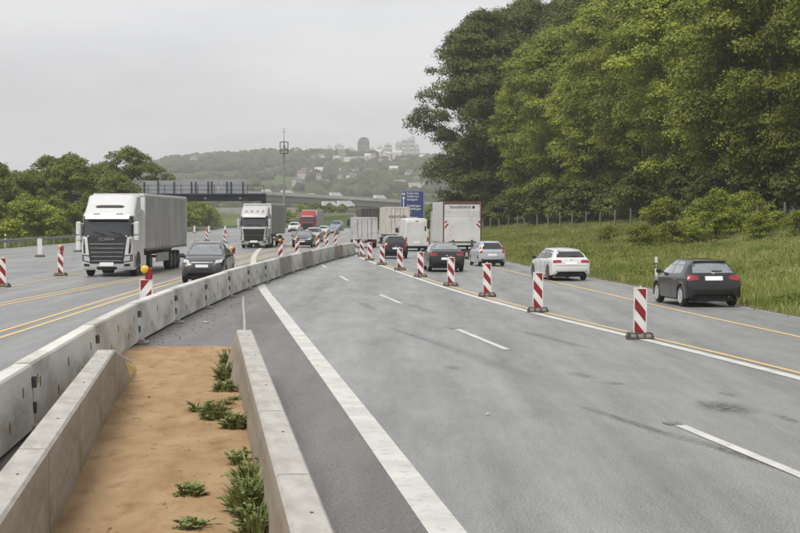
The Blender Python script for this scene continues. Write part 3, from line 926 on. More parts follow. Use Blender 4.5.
# ------------------------------------------------------------------ left guard rail
t = thing('guard_rail', 'long galvanised guard rail along the left edge of the motorway', 'guard rail', (0, 0, 0))
ry = np.arange(104, 430, 4.0)
mb = MB()
prof = [(0.0, 0.45), (0.05, 0.48), (0.05, 0.56), (0.0, 0.60), (0.05, 0.64), (0.05, 0.72), (0.0, 0.75), (-0.01, 0.75), (-0.01, 0.45)]
v, f = [], []
for y in ry:
    for (a, z) in prof: v.append((float(xl(y)) - 0.5 + a, y, z))
K = len(prof)
for a in range(len(ry) - 1):
    for k in range(K): f.append((a * K + k, a * K + (k + 1) % K, (a + 1) * K + (k + 1) % K, (a + 1) * K + k))
mb.add(v, f); mb.build('rail_beam', M_steel, t)
pm = MB(); pm.box(-0.05, 0.05, -0.03, 0.03, -0.5, 0.72); pme = pm.mesh('rail_post', M_steel)
for y in ry:
    p = link('rail_post', pme, t); p.location = (float(xl(y)) - 0.58, y + 0.5, 0)

# ------------------------------------------------------------------ wildlife fence along the wood
def forest_x(y):
    return float(np.interp(y, [60, 114, 170, 230, 300], [35.5, 28.5, 20.0, 11.0, 1.0]))


t = thing('wood_fence', 'grey wooden post and wire fence along the foot of the wood', 'fence', (0, 0, 0))
M_fpost = pmat('grey_timber', (0.20, 0.185, 0.165), (0.14, 0.13, 0.11), scale=5, rough=0.9, stretch=(3, 3, .4))
fp = []
fpm = MB(); fpm.tube([(0, 0, -0.3), (0, 0, 1.7)], [0.09, 0.075], 7); fpme = fpm.mesh('fence_post', M_fpost, 50)
for k, y in enumerate(np.arange(112, 236, 5.2)):
    x = forest_x(y) - 2.0
    z = bank_z(x, y)
    p = link('fence_post', fpme, t); p.location = (x, y, z); p.rotation_euler = (random.uniform(-.05, .05), random.uniform(-.05, .05), 0)
    if k == 15: p.rotation_euler = (0, -0.35, 0)
    fp.append((x, y, z))
for h in (0.4, 0.8, 1.2, 1.55):
    mb = MB(); mb.tube([(a, b_, c + h) for a, b_, c in fp], 0.006, 3); mb.build('fence_wire', M_dsteel, t)

# ------------------------------------------------------------------ gantry over the left carriageway, seen from behind
M_gsteel = pmat('blue_grey_steel', (0.022, 0.030, 0.045), (0.035, 0.043, 0.058), scale=1.2, rough=0.5, metal=0.2, dirt=(0.07, 0.075, 0.08), dirt_scale=0.8)
M_sback = pmat('sign_back', (0.36, 0.37, 0.385), (0.30, 0.31, 0.325), scale=0.8, rough=0.55, metal=0.2)
GY = 231
t = thing('sign_gantry', 'dark blue steel sign gantry spanning the left carriageway', 'gantry', (0, GY, 0))
mb = MB(); mb.box(-48, -19.2, -0.55, 0.55, 5.05, 6.15, 0.03); beam = mb.build('beam', M_gsteel, t)
mb = MB()
for k in range(9): mb.box(-46 + 3 * k, -45.7 + 3 * k, -0.72, -0.55, 5.12, 6.1)
mb.build('beam_ribs', M_gsteel, beam)
for x in (-19.55, -47.6):
    mb = MB(); mb.box(x - 0.35, x + 0.35, -0.45, 0.45, -0.4, 5.08, 0.03); mb.box(x - 0.6, x + 0.6, -0.7, 0.7, -0.4, 0.1, 0.03); mb.build('post', M_gsteel, t)
wk = MB(); wk.box(-47.8, -19.3, -1.5, -0.552, 5.95, 6.05); walk = wk.build('walkway', M_gsteel, t)
for z in (6.6, 7.25):
    mb = MB(); mb.box(-47.8, -19.35, -1.5, -1.44, z, z + 0.07); mb.build('hand_rail', M_gsteel, walk)
for k in range(13):
    x = -47.7 + k * 2.36
    mb = MB(); mb.box(x - 0.045, x + 0.045, -1.51, -1.43, 6.04, 7.3); mb.build('rail_post', M_gsteel, walk)
for k, (a, b_, h) in enumerate([(-37.1, -34.9, 8.0), (-34.7, -31.6, 8.0), (-31.5, -26.2, 8.25), (-26.1, -22.2, 8.25)]):
    mb = MB(); mb.box(a, b_, 0.6, 0.7, 5.2, h - (0.1 if k > 1 else 0), 0.01); mb.build('sign_panel', M_sback, t)
for x in (-36.8, -34.8, -32.5, -30.0, -29.4, -27.6, -27.1, -24.9, -24.3, -22.6):
    mb = MB(); mb.box(x - 0.09, x + 0.09, 0.45, 0.6, 5.6, 7.85); mb.build('sign_post', M_gsteel, t)
for x in (-38, -33, -28, -23):
    mb = MB(); mb.box(x, x + 0.35, -0.85, -0.73, 5.35, 5.55, 0.02); mb.build('work_light', M_white, t)

# ------------------------------------------------------------------ camera mast
t = thing('camera_mast', 'tall slim steel mast with a square equipment cage on top', 'mast', (-21.6, 300, -0.3))
mb = MB(); mb.tube([(0, 0, 0), (0, 0, 8), (0, 0, 17.2)], [0.24, 0.19, 0.13], 10); mb.build('pole', M_steel, t, 50)
cg = MB()
for z in (14.9, 17.0):
    for a, b_, c, d in ((-.75, .75, -.75, -.68), (-.75, .75, .68, .75), (-.75, -.68, -.68, .68), (.68, .75, -.68, .68)): cg.box(a, b_, c, d, z, z + .1)
for a in (-.72, .72):
    for b_ in (-.72, .72): cg.box(a - .04, a + .04, b_ - .04, b_ + .04, 14.9, 17.05)
cg.box(-.68, .68, -.68, .68, 14.92, 14.98)
cage = cg.build('cage', M_dsteel, t)
for a, z in ((-.45, 15.6), (.4, 15.7), (0, 16.3)):
    mb = MB(); mb.box(a - .22, a + .22, -.3, .3, z - .25, z + .25, .05); mb.build('camera_box', M_steel, cage)
mb = MB(); mb.tube([(0, 0, 17.1), (0, 0, 19.6)], [0.06, 0.03], 6); mb.tube([(-.35, 0, 19.0), (.35, 0, 19.0)], 0.03, 5); mb.tube([(-.2, 0, 19.5), (.2, 0, 19.5)], 0.03, 5); mb.build('antenna', M_dsteel, t)

# ------------------------------------------------------------------ blue motorway sign
M_blue = pmat('motorway_blue', (0.006, 0.035, 0.16), (0.005, 0.028, 0.13), scale=1.5, rough=0.45)
SY = 335
t = thing('motorway_sign', 'large blue motorway direction sign above the white van', 'road sign', (2.6, SY, 0))
mb = MB(); mb.box(-2.5, 2.5, -0.06, 0.06, 1.7, 8.35, 0.02); mb.build('panel', M_blue, t)
mb = MB()
for a, b_, c, d in ((-2.42, 2.42, 8.2, 8.26), (-2.42, 2.42, 1.8, 1.86), (-2.42, -2.36, 1.87, 8.19), (2.36, 2.42, 1.87, 8.19)): mb.box(a, b_, -0.075, -0.055, c, d)
mb.build('border', M_white, t)
for x in (-1.7, 1.7):
    mb = MB(); mb.box(x - .12, x + .12, .07, .3, -0.9, 8.2); mb.build('post', M_steel, t)
ar = MB(); ar.box(-1.95, -1.75, -0.075, -0.055, 3.2, 6.7); ar.prism([(-2.2, 6.6), (-1.5, 6.6), (-1.85, 7.2)], 'y', -0.075, -0.055); ar.build('arrow', M_white, t)
ic = MB(); ic.box(-2.1, -1.95, -0.075, -0.055, 7.35, 7.9); ic.box(-1.75, -1.6, -0.075, -0.055, 7.35, 7.9); ic.box(-2.2, -1.5, -0.077, -0.057, 7.55, 7.68); ic.build('motorway_symbol', M_white, t)
for z, s_, tx, mt in ((7.75, .62, 'Karlsruhe', M_white), (7.1, .62, 'Heilbronn', M_white), (6.45, .62, 'Stuttgart', M_white), (5.15, .62, 'S-Vaihingen', M_white), (4.5, .62, 'Sindelfingen', M_white),
                      (3.75, .55, 'B 14', M_yellow_lens), (2.7, .6, 'Böblingen', M_white)):
    me = text_mesh(tx, s_, mt, 0.006)
    o = link('lettering', me, t); w = o.dimensions.x if o.dimensions.x else 3
    mnx = min(v.co.x for v in me.vertices)
    o.location = (-1.15 - mnx, -0.07, z)

# ------------------------------------------------------------------ vehicles: shared pieces
_wheel = {}


def wheel(parent, x, y, r, w, style='car', rim=None, side=1):
    key = (round(r, 3), round(w, 3), style, rim.name if rim else '')
    if key not in _wheel:
        t = MB()
        t.lathe([(-w / 2 + .1, r * .61), (-w / 2, r * .62), (-w / 2, r * .86), (-w / 2 + .02, r * .965), (-w / 2 + .05, r), (w / 2 - .05, r), (w / 2 - .02, r * .965), (w / 2, r * .86), (w / 2, r * .62), (w / 2 - .1, r * .61)], 'x', 28)
        tm = t.mesh('wheel', M_tyre, 35)
        d = MB()
        if style == 'car':
            d.cur = 1
            d.lathe([(w / 2 - .065, r * .60), (w / 2 - .055, r * .2), (w / 2 - .05, .001)], 'x', 20)
            d.cur = 0
            d.lathe([(w / 2 - .07, r * .61), (w / 2 - .03, r * .70), (w / 2 + .008, r * .69), (w / 2 + .008, r * .61), (w / 2 - .07, r * .60)], 'x', 28)
            for k in range(10):
                a = 2 * math.pi * k / 10
                ca, sa = math.cos(a), math.sin(a)
                p = []
                for rr_, hw in ((r * .12, .026), (r * .64, .036)):
                    for s_ in (-1, 1):
                        for dx in (0, .03): p.append((w / 2 - .032 + dx, ca * rr_ - sa * hw * s_, sa * rr_ + ca * hw * s_))
                d.add(p, [(0, 1, 3, 2), (4, 6, 7, 5), (1, 5, 7, 3), (0, 2, 6, 4), (0, 4, 5, 1), (2, 3, 7, 6)])
            d.lathe([(w / 2 - .03, r * .17), (w / 2 + .004, r * .15), (w / 2 + .006, .001)], 'x', 12)
        else:
            d.lathe([(w / 2 - .02, r * .64), (w / 2 + .012, r * .6), (w / 2 - .04, r * .5), (w / 2 - .08, r * .38), (w / 2 + .03, r * .3), (w / 2 + .05, r * .2), (w / 2 + .05, .001)], 'x', 24)
            for k in range(10):
                a = 2 * math.pi * k / 10
                d.lathe([(w / 2 - .0, .02), (w / 2 + .05, .016)], 'x', 5, (0, math.cos(a) * r * .34, math.sin(a) * r * .34))
        _wheel[key] = (tm, d.mesh('rim', [rim or M_rim, M_under], 35))
    tm, dm = _wheel[key]
    o = link('wheel', tm, parent); o.location = (x, y, r)
    if side < 0: o.rotation_euler = (0, 0, math.pi)
    link('rim', dm, o)
    return o


class Surf:
    """Conforming details: 2D outlines projected onto a body mesh."""

    def __init__(s, me):
        bm = bmesh.new(); bm.from_mesh(me); s.bvh = BVHTree.FromBMesh(bm); bm.free()

    def patch(s, name, poly, view, mat, parent, off=0.008, cell=0.09, depth=0.02):
        bm = bmesh.new()
        fv = [bm.verts.new((a, b_, 0)) for a, b_ in poly]
        bm.faces.new(fv)
        xs = [p[0] for p in poly]; ys = [p[1] for p in poly]
        for ax, lo, hi in ((0, min(xs), max(xs)), (1, min(ys), max(ys))):
            n = int((hi - lo) / cell)
            for k in range(1, n + 1):
                c = lo + (hi - lo) * k / (n + 1)
                co = (c, 0, 0) if ax == 0 else (0, c, 0); no = (1, 0, 0) if ax == 0 else (0, 1, 0)
                bmesh.ops.bisect_plane(bm, geom=bm.verts[:] + bm.edges[:] + bm.faces[:], plane_co=co, plane_no=no)
        D = {'rear': Vector((0, 1, 0)), 'front': Vector((0, -1, 0)), 'right': Vector((-1, 0, 0)), 'left': Vector((1, 0, 0)), 'top': Vector((0, 0, -1))}[view]
        for v in bm.verts:
            a, b_ = v.co.x, v.co.y
            o = {'rear': (a, -30, b_), 'front': (a, 30, b_), 'right': (30, a, b_), 'left': (-30, a, b_), 'top': (a, b_, 30)}[view]
            hit, nor, _, _ = s.bvh.ray_cast(Vector(o), D)
            if hit is None:
                base = Vector(o) + D * 29
                hit, nor, _, _ = s.bvh.find_nearest(base)
            if nor.dot(D) > 0: nor = -nor
            v.co = hit + nor * off
        me = bpy.data.meshes.new(name)
        bmesh.ops.recalc_face_normals(bm, faces=bm.faces)
        nsum = Vector((0, 0, 0))
        for f_ in bm.faces: nsum += f_.normal
        if nsum.dot(D) > 0: bmesh.ops.reverse_faces(bm, faces=bm.faces)
        # a rim so the piece has thickness
        ext = bmesh.ops.extrude_edge_only(bm, edges=[e for e in bm.edges if e.is_boundary])
        for v in ext['geom']:
            if isinstance(v, bmesh.types.BMVert): v.co += D * depth
        bm.to_mesh(me); bm.free()
        me.materials.append(mat)
        me.shade_smooth(); me.set_sharp_from_angle(angle=R(35))
        return link(name, me, parent)


def mir(poly):
    return [(-a, b_) for a, b_ in poly]


# profile rows: y, z_bottom, z_belt, z_top, half width mid, half width belt, half width top
PROF = {
    'hatch': dict(L=3.95, W=.87, H=1.42, ax=(-1.30, 1.17), r=.315, rows=[
        (-1.975, .40, .60, .64, .74, .72, .64), (-1.95, .33, .70, .75, .81, .80, .68), (-1.90, .27, .86, .92, .845, .83, .68), (-1.84, .25, .90, .985, .86, .845, .665), (-1.60, .23, .92, 1.24, .87, .85, .58),
        (-1.47, .22, .92, 1.375, .87, .85, .555), (-1.2, .21, .91, 1.40, .87, .855, .555), (-.5, .2, .90, 1.42, .87, .86, .56), (.1, .2, .88, 1.40, .87, .86, .565), (.42, .2, .87, 1.33, .87, .855, .57),
        (1.02, .2, .86, .94, .87, .84, .70), (1.6, .22, .78, .83, .86, .80, .62), (1.86, .26, .64, .70, .80, .72, .55), (1.975, .36, .52, .56, .66, .6, .48)]),
    'city': dict(L=3.54, W=.82, H=1.49, ax=(-1.27, 1.15), r=.29, rows=[
        (-1.77, .40, .66, .70, .72, .70, .62), (-1.745, .32, .85, .90, .79, .78, .64), (-1.71, .27, .93, .985, .80, .79, .64), (-1.56, .24, .95, 1.30, .82, .80, .58), (-1.44, .22, .95, 1.44, .82, .80, .55),
        (-1.1, .2, .94, 1.475, .82, .81, .555), (-.3, .2, .92, 1.49, .82, .81, .56), (.25, .2, .91, 1.46, .82, .81, .565), (.6, .2, .9, 1.36, .82, .80, .57), (1.12, .2, .9, .98, .81, .78, .66), (1.5, .22, .80, .85, .80, .75, .58),
        (1.69, .26, .66, .72, .74, .68, .5), (1.77, .36, .52, .56, .62, .56, .44)]),
    'estate': dict(L=4.7, W=.905, H=1.46, ax=(-1.42, 1.42), r=.335, rows=[
        (-2.35, .42, .60, .64, .76, .74, .66), (-2.32, .33, .74, .79, .84, .83, .70), (-2.27, .28, .90, .95, .88, .86, .72), (-2.2, .25, .94, 1.03, .895, .87, .70), (-1.92, .23, .95, 1.30, .905, .875, .60),
        (-1.72, .22, .95, 1.395, .905, .88, .575), (-1.3, .21, .94, 1.43, .905, .88, .58), (-.5, .2, .93, 1.46, .905, .885, .60), (.2, .2, .91, 1.44, .905, .885, .605), (.55, .2, .90, 1.36, .905, .88, .61), (1.2, .2, .89, .97, .905, .86, .74),
        (1.85, .22, .80, .86, .89, .82, .66), (2.2, .26, .66, .72, .82, .74, .56), (2.35, .36, .52, .56, .68, .62, .48)]),
    'saloon': dict(L=4.6, W=.90, H=1.43, ax=(-1.42, 1.38), r=.32, rows=[
        (-2.3, .42, .60, .64, .74, .72, .62), (-2.27, .33, .76, .81, .82, .80, .68), (-2.22, .28, .93, .985, .86, .83, .74), (-2.1, .25, .97, 1.03, .885, .85, .74), (-1.65, .23, .96, 1.06, .90, .87, .72), (-1.05, .21, .94, 1.35, .90, .88, .56),
        (-.75, .2, .93, 1.41, .90, .88, .555), (-.3, .2, .92, 1.43, .90, .88, .57), (.2, .2, .91, 1.41, .90, .88, .575), (.5, .2, .9, 1.33, .90, .88, .58), (1.15, .2, .88, .96, .90, .86, .74), (1.8, .22, .80, .85, .88, .81, .66),
        (2.15, .26, .66, .72, .81, .73, .56), (2.3, .36, .52, .56, .68, .6, .48)]),
    'suv': dict(L=4.52, W=.92, H=1.70, ax=(-1.37, 1.33), r=.355, rows=[
        (-2.26, .48, .72, .76, .78, .76, .68), (-2.23, .40, .90, .95, .85, .83, .70), (-2.18, .34, 1.05, 1.10, .89, .87, .72), (-2.08, .31, 1.10, 1.25, .905, .88, .68), (-1.82, .28, 1.12, 1.55, .92, .89, .63), (-1.62, .27, 1.12, 1.63, .92, .89, .62),
        (-1.0, .26, 1.10, 1.68, .92, .895, .63), (-.2, .26, 1.08, 1.70, .92, .895, .64), (.3, .26, 1.06, 1.67, .92, .895, .645), (.62, .26, 1.05, 1.56, .92, .89, .65), (1.25, .26, 1.04, 1.13, .92, .88, .76), (1.75, .27, .98, 1.05, .90, .84, .70),
        (2.08, .30, .86, .93, .86, .78, .64), (2.22, .36, .70, .78, .80, .73, .56), (2.26, .44, .58, .62, .70, .66, .5)]),
}


def smooth_rows(rows):
    rows = np.array(rows)
    y0, y1 = rows[0, 0], rows[-1, 0]
    ys = np.unique(np.round(np.r_[np.arange(y0, y1, 0.045), y1, rows[:, 0][:4], rows[:, 0][-4:]], 4))
    out = np.stack([np.interp(ys, rows[:, 0], rows[:, k]) for k in range(7)], 1)
    sm = out.copy()
    for _ in range(2):
        s2 = sm.copy()
        s2[1:-1] = (sm[:-2] + 2 * sm[1:-1] + sm[2:]) / 4
        sm = s2
    return sm


_car_cache = {}


def car_body(kind, paint):
    P = PROF[kind]
    if kind not in _car_cache:
        rows = smooth_rows(P['rows'])
        ra = P['r'] + 0.045
        v, f = [], []
        K = 0
        for (y, zb, zbelt, zt, wm, wb, wt) in rows:
            zbelt = min(zbelt, zt - .02)
            za = zb
            for ya in P['ax']:
                dd = abs(y - ya)
                if dd < ra: za = max(za, P['r'] + math.sqrt(ra * ra - dd * dd))
            za = min(za, zbelt - .08)
            g = max(0.0, min(1.0, (zt - zbelt - .05) / .3))
            zm = max(za + .05, zb + .5 * (zbelt - zb))
            sec = [(wm - .16, za + 0.0), (wm - .035, za + .005), (wm - .008, za + .03), (wm, zm), (wb + .012, zbelt - .05), (wb - .004, zbelt)]
            top_in = wt + .02 * (1 - g)
            sec += [(wb - .03 + (top_in - wb) * .30 + .02 * g, zbelt + (zt - zbelt) * .36), (wb - .03 + (top_in - wb) * .62 + .022 * g, zbelt + (zt - zbelt) * .68), (top_in + .006, zt - .075 * g - .008),
                    (top_in - .05, zt - .02 * g), (top_in * .6, zt + .008), (0, zt + .016)]
            ring = sec + [(-a, b_) for a, b_ in sec[-2::-1]]
            K = len(ring)
            v += [(a, y, b_) for a, b_ in ring]
        n = len(rows)
        for a in range(n - 1):
            for k in range(K - 1): f.append((a * K + k, a * K + k + 1, (a + 1) * K + k + 1, (a + 1) * K + k))
        f.append(tuple(range(K))); f.append(tuple(range((n - 1) * K, n * K))[::-1])
        mb = MB(); mb.add(v, f)
        me = mb.mesh('body', M_black, 32)
        _car_cache[kind] = (me, Surf(me))
    me, sf = _car_cache[kind]
    m2 = me.copy(); m2.materials.clear(); m2.materials.append(paint)
    return m2, sf


def car(kind, name, label, cat, paint, loc, rz, scale=1.0, group=None, front=False, detail=True, plate=True, rim=None, tail=None, glass=None, roofrack=False):
    P = PROF[kind]
    t = thing(name, label, cat, (loc[0], loc[1], loc[2] if len(loc) > 2 else 0.012), rz, group, scale)
    me, S = car_body(kind, paint)
    link('body', me, t)
    L, W, H = P['L'], P['W'], P['H']
    yr, yf = -L / 2, L / 2
    gl = glass or M_glass
    ub = MB(); ub.box(-W + .22, W - .22, yr + .1, yf - .12, .17, .55, .03)
    for s_ in (-1, 1): ub.box(s_ * (W - .22), s_ * (W - .06), P['ax'][0] + P['r'] + .1, P['ax'][1] - P['r'] - .1, .18, .3)
    ub.build('underbody', M_under, t)
    for s_ in (-1, 1):
        for ya in P['ax']: wheel(t, s_ * (W - .115), ya, P['r'], .2, 'car', rim, s_)
    # glazing
    if kind == 'hatch':
        rw = [(-.63, 1.02), (.63, 1.02), (.50, 1.345), (-.50, 1.345)]
        sw = [[(.78, .97), (.30, 1.30), (-.30, 1.345), (-.36, .965)], [(-.43, .965), (-.38, 1.345), (-.95, 1.32), (-1.22, 1.13), (-1.22, 1.0)]]
        fwz = (.98, 1.34); seams = [.84, -.40]; tl = [(.46, .83), (.80, .79), (.80, .92), (.74, .965), (.50, .935)]; pz = (.80, .92); hl = [(.42, .62), (.72, .66), (.74, .76), (.50, .73)]
    elif kind == 'city':
        rw = [(-.63, 1.02), (.63, 1.02), (.52, 1.40), (-.52, 1.40)]
        sw = [[(.92, 1.0), (.48, 1.36), (-.20, 1.42), (-.24, 1.0)], [(-.30, 1.0), (-.27, 1.42), (-.95, 1.40), (-1.15, 1.1)]]
        fwz = (1.02, 1.40); seams = [.95, -.27]; tl = [(.62, .78), (.77, .78), (.75, 1.02), (.66, 1.16), (.60, 1.14)]; pz = (.62, .74); hl = [(.40, .66), (.68, .70), (.70, .84), (.46, .82)]
    elif kind == 'estate':
        rw = [(-.66, 1.05), (.66, 1.05), (.54, 1.32), (-.54, 1.32)]
        sw = [[(.98, .97), (.45, 1.32), (-.10, 1.385), (-.16, .98)], [(-.22, .98), (-.17, 1.385), (-.90, 1.37), (-1.02, .99)], [(-1.08, .99), (-.96, 1.365), (-1.55, 1.31), (-1.85, 1.05)]]
        fwz = (1.0, 1.37); seams = [.98, -.19, -1.05]; tl = [(.44, .82), (.84, .80), (.84, .93), (.48, .94)]; pz = (.73, .85); hl = [(.45, .64), (.76, .68), (.78, .80), (.52, .76)]
    elif kind == 'saloon':
        rw = [(-.68, 1.10), (.68, 1.10), (.52, 1.36), (-.52, 1.36)]
        sw = [[(.92, .96), (.42, 1.30), (-.12, 1.355), (-.18, .97)], [(-.24, .97), (-.19, 1.355), (-.75, 1.335), (-1.28, 1.03), (-1.2, .98)]]
        fwz = (.99, 1.34); seams = [.95, -.21, -1.1]; tl = [(.46, .80), (.82, .78), (.82, .92), (.52, .93)]; pz = (.60, .71); hl = [(.45, .64), (.76, .68), (.76, .80), (.50, .76)]
    else:
        rw = [(-.66, 1.20), (.66, 1.20), (.56, 1.58), (-.56, 1.58)]
        sw = [[(1.02, 1.12), (.52, 1.50), (-.05, 1.60), (-.12, 1.13)], [(-.18, 1.13), (-.11, 1.60), (-.95, 1.58), (-1.02, 1.14)], [(-1.08, 1.15), (-1.0, 1.575), (-1.45, 1.53), (-1.75, 1.24)]]
        fwz = (1.17, 1.60); seams = [1.02, -.15, -1.05]; tl = [(.62, .92), (.86, .92), (.84, 1.16), (.66, 1.14)]; pz = (.70, .82); hl = [(.50, .82), (.80, .88), (.80, 1.0), (.56, .95)]
    wt = PROF[kind]['rows'][6][6]
    S.patch('rear_window', rw, 'rear', gl, t, .006)
    S.patch('windscreen', [(-W + .19, fwz[0]), (W - .19, fwz[0]), (wt - .02, fwz[1] - .02), (-wt + .02, fwz[1] - .02)], 'front', gl, t, .006)
    for pl in sw:
        S.patch('side_window', pl, 'right', gl, t, .006); S.patch('side_window', pl, 'left', gl, t, .006)
    for s_ in (1, -1):
        fl = (lambda p: p) if s_ > 0 else mir
        S.patch('tail_light', fl(tl), 'rear', tail or M_tail, t, .010)
        S.patch('headlight', fl(hl), 'front', M_head, t, .010)
        mm = MB(); my = sw[0][0][0] - .10; mz = sw[0][0][1] - .02
        mm.box(s_ * (W - .03), s_ * (W + .15), my - .05, my + .06, mz - .0, mz + .13, .035); mm.box(s_ * (W - .10), s_ * (W + .02), my - .03, my + .04, mz + .01, mz + .05, .01)
        mo = mm.build('wing_mirror', paint if kind != 'estate' else M_black, t)
        if detail:
            for sy in seams:
                S.patch('door_seam', [(sy - .008, .34), (sy + .008, .34), (sy + .008, sw[0][0][1] - .03), (sy - .008, sw[0][0][1] - .03)], 'right' if s_ > 0 else 'left', M_black, t, .0035, .12, .006)
            for sy in seams[1:] if len(seams) > 2 else seams[1:2]:
                S.patch('door_handle', [(sy + .05, .80 * H / 1.42), (sy + .22, .80 * H / 1.42), (sy + .22, .825 * H / 1.42), (sy + .05, .825 * H / 1.42)], 'right' if s_ > 0 else 'left', M_black if detail == 2 else paint, t, .02)
    # front face
    gz = .50 if kind != 'suv' else .70
    gr = [(-.42, gz - .02), (.42, gz - .02), (.46, gz + .14), (-.46, gz + .14)]
    S.patch('grille', gr, 'front', M_black, t, .008)
    S.patch('air_intake', [(-.5, .34 if kind != 'suv' else .48), (.5, .34 if kind != 'suv' else .48), (.42, .46 if kind != 'suv' else .62), (-.42, .46 if kind != 'suv' else .62)], 'front', M_black, t, .008)
    if kind == 'suv':
        S.patch('skid_plate', [(-.52, .40), (.52, .40), (.46, .47), (-.46, .47)], 'front', M_steel, t, .014)
    if front:
        S.patch('chrome_bar', [(-.44, gz + .15), (.44, gz + .15), (.46, gz + .19), (-.46, gz + .19)], 'front', M_chrome, t, .014)
        for s_ in (1, -1):
            S.patch('fog_light', [(s_ * .56, gz - .17), (s_ * .74, gz - .15), (s_ * .74, gz - .05), (s_ * .58, gz - .06)], 'front', M_black, t, .010)
    if plate:
        pm = MB(); pm.box(-.26, .26, yf - .02, yf + .02, gz - .03, gz + .085, .004); pm.build('number_plate', M_plate, t)
        S.patch('number_plate', [(-.27, pz[0]), (.27, pz[0]), (.27, pz[1]), (-.27, pz[1])], 'rear', M_plate, t, .014)
    # rear bumper and details
    zb = P['rows'][1][1]
    S.patch('rear_diffuser', [(-.66, zb + .0), (.66, zb + .0), (.70, zb + .12), (-.70, zb + .12)], 'rear', M_black, t, .008)
    if detail:
        S.patch('bumper_seam', [(-W + .1, P['rows'][1][2] - .06), (W - .1, P['rows'][1][2] - .06), (W - .1, P['rows'][1][2] - .048), (-W + .1, P['rows'][1][2] - .048)], 'rear', M_black, t, .004)
        wp = MB(); zz = rw[0][1] + .03
        S.patch('rear_wiper', [(-.02, zz), (.30, zz + .01), (.30, zz + .03), (-.02, zz + .035)], 'rear', M_black, t, .022) if kind in ('hatch', 'city', 'estate', 'suv') else None
        S.patch('badge', [(-.05, pz[1] + .07), (.05, pz[1] + .07), (.05, pz[1] + .12), (-.05, pz[1] + .12)], 'rear', M_chrome, t, .012)
    if kind in ('hatch', 'city', 'estate', 'suv'):
        sp = MB(); yy = P['rows'][5][0]; zt = P['rows'][5][3]
        sp.box(-.50, .50, yy - .10, yy + .10, zt - .03, zt + .012, .015); sp.build('roof_spoiler', M_black if kind == 'hatch' else paint, t)
    if roofrack:
        for s_ in (-1, 1):
            rk = MB(); rk.tube([(s_ * (wt - .06), .25, H - .03), (s_ * (wt - .06), .15, H + .03), (s_ * (wt - .06), -1.2, H + .02), (s_ * (wt - .06), -1.4, H - .04)], .016, 6); rk.build('roof_rail', M_chrome, t)
    ex = MB(); ex.tube([(.45, yr + .12, zb - .02), (.45, yr + .0, zb - .02)], .03, 8); ex.build('exhaust', M_dsteel, t)
    return t


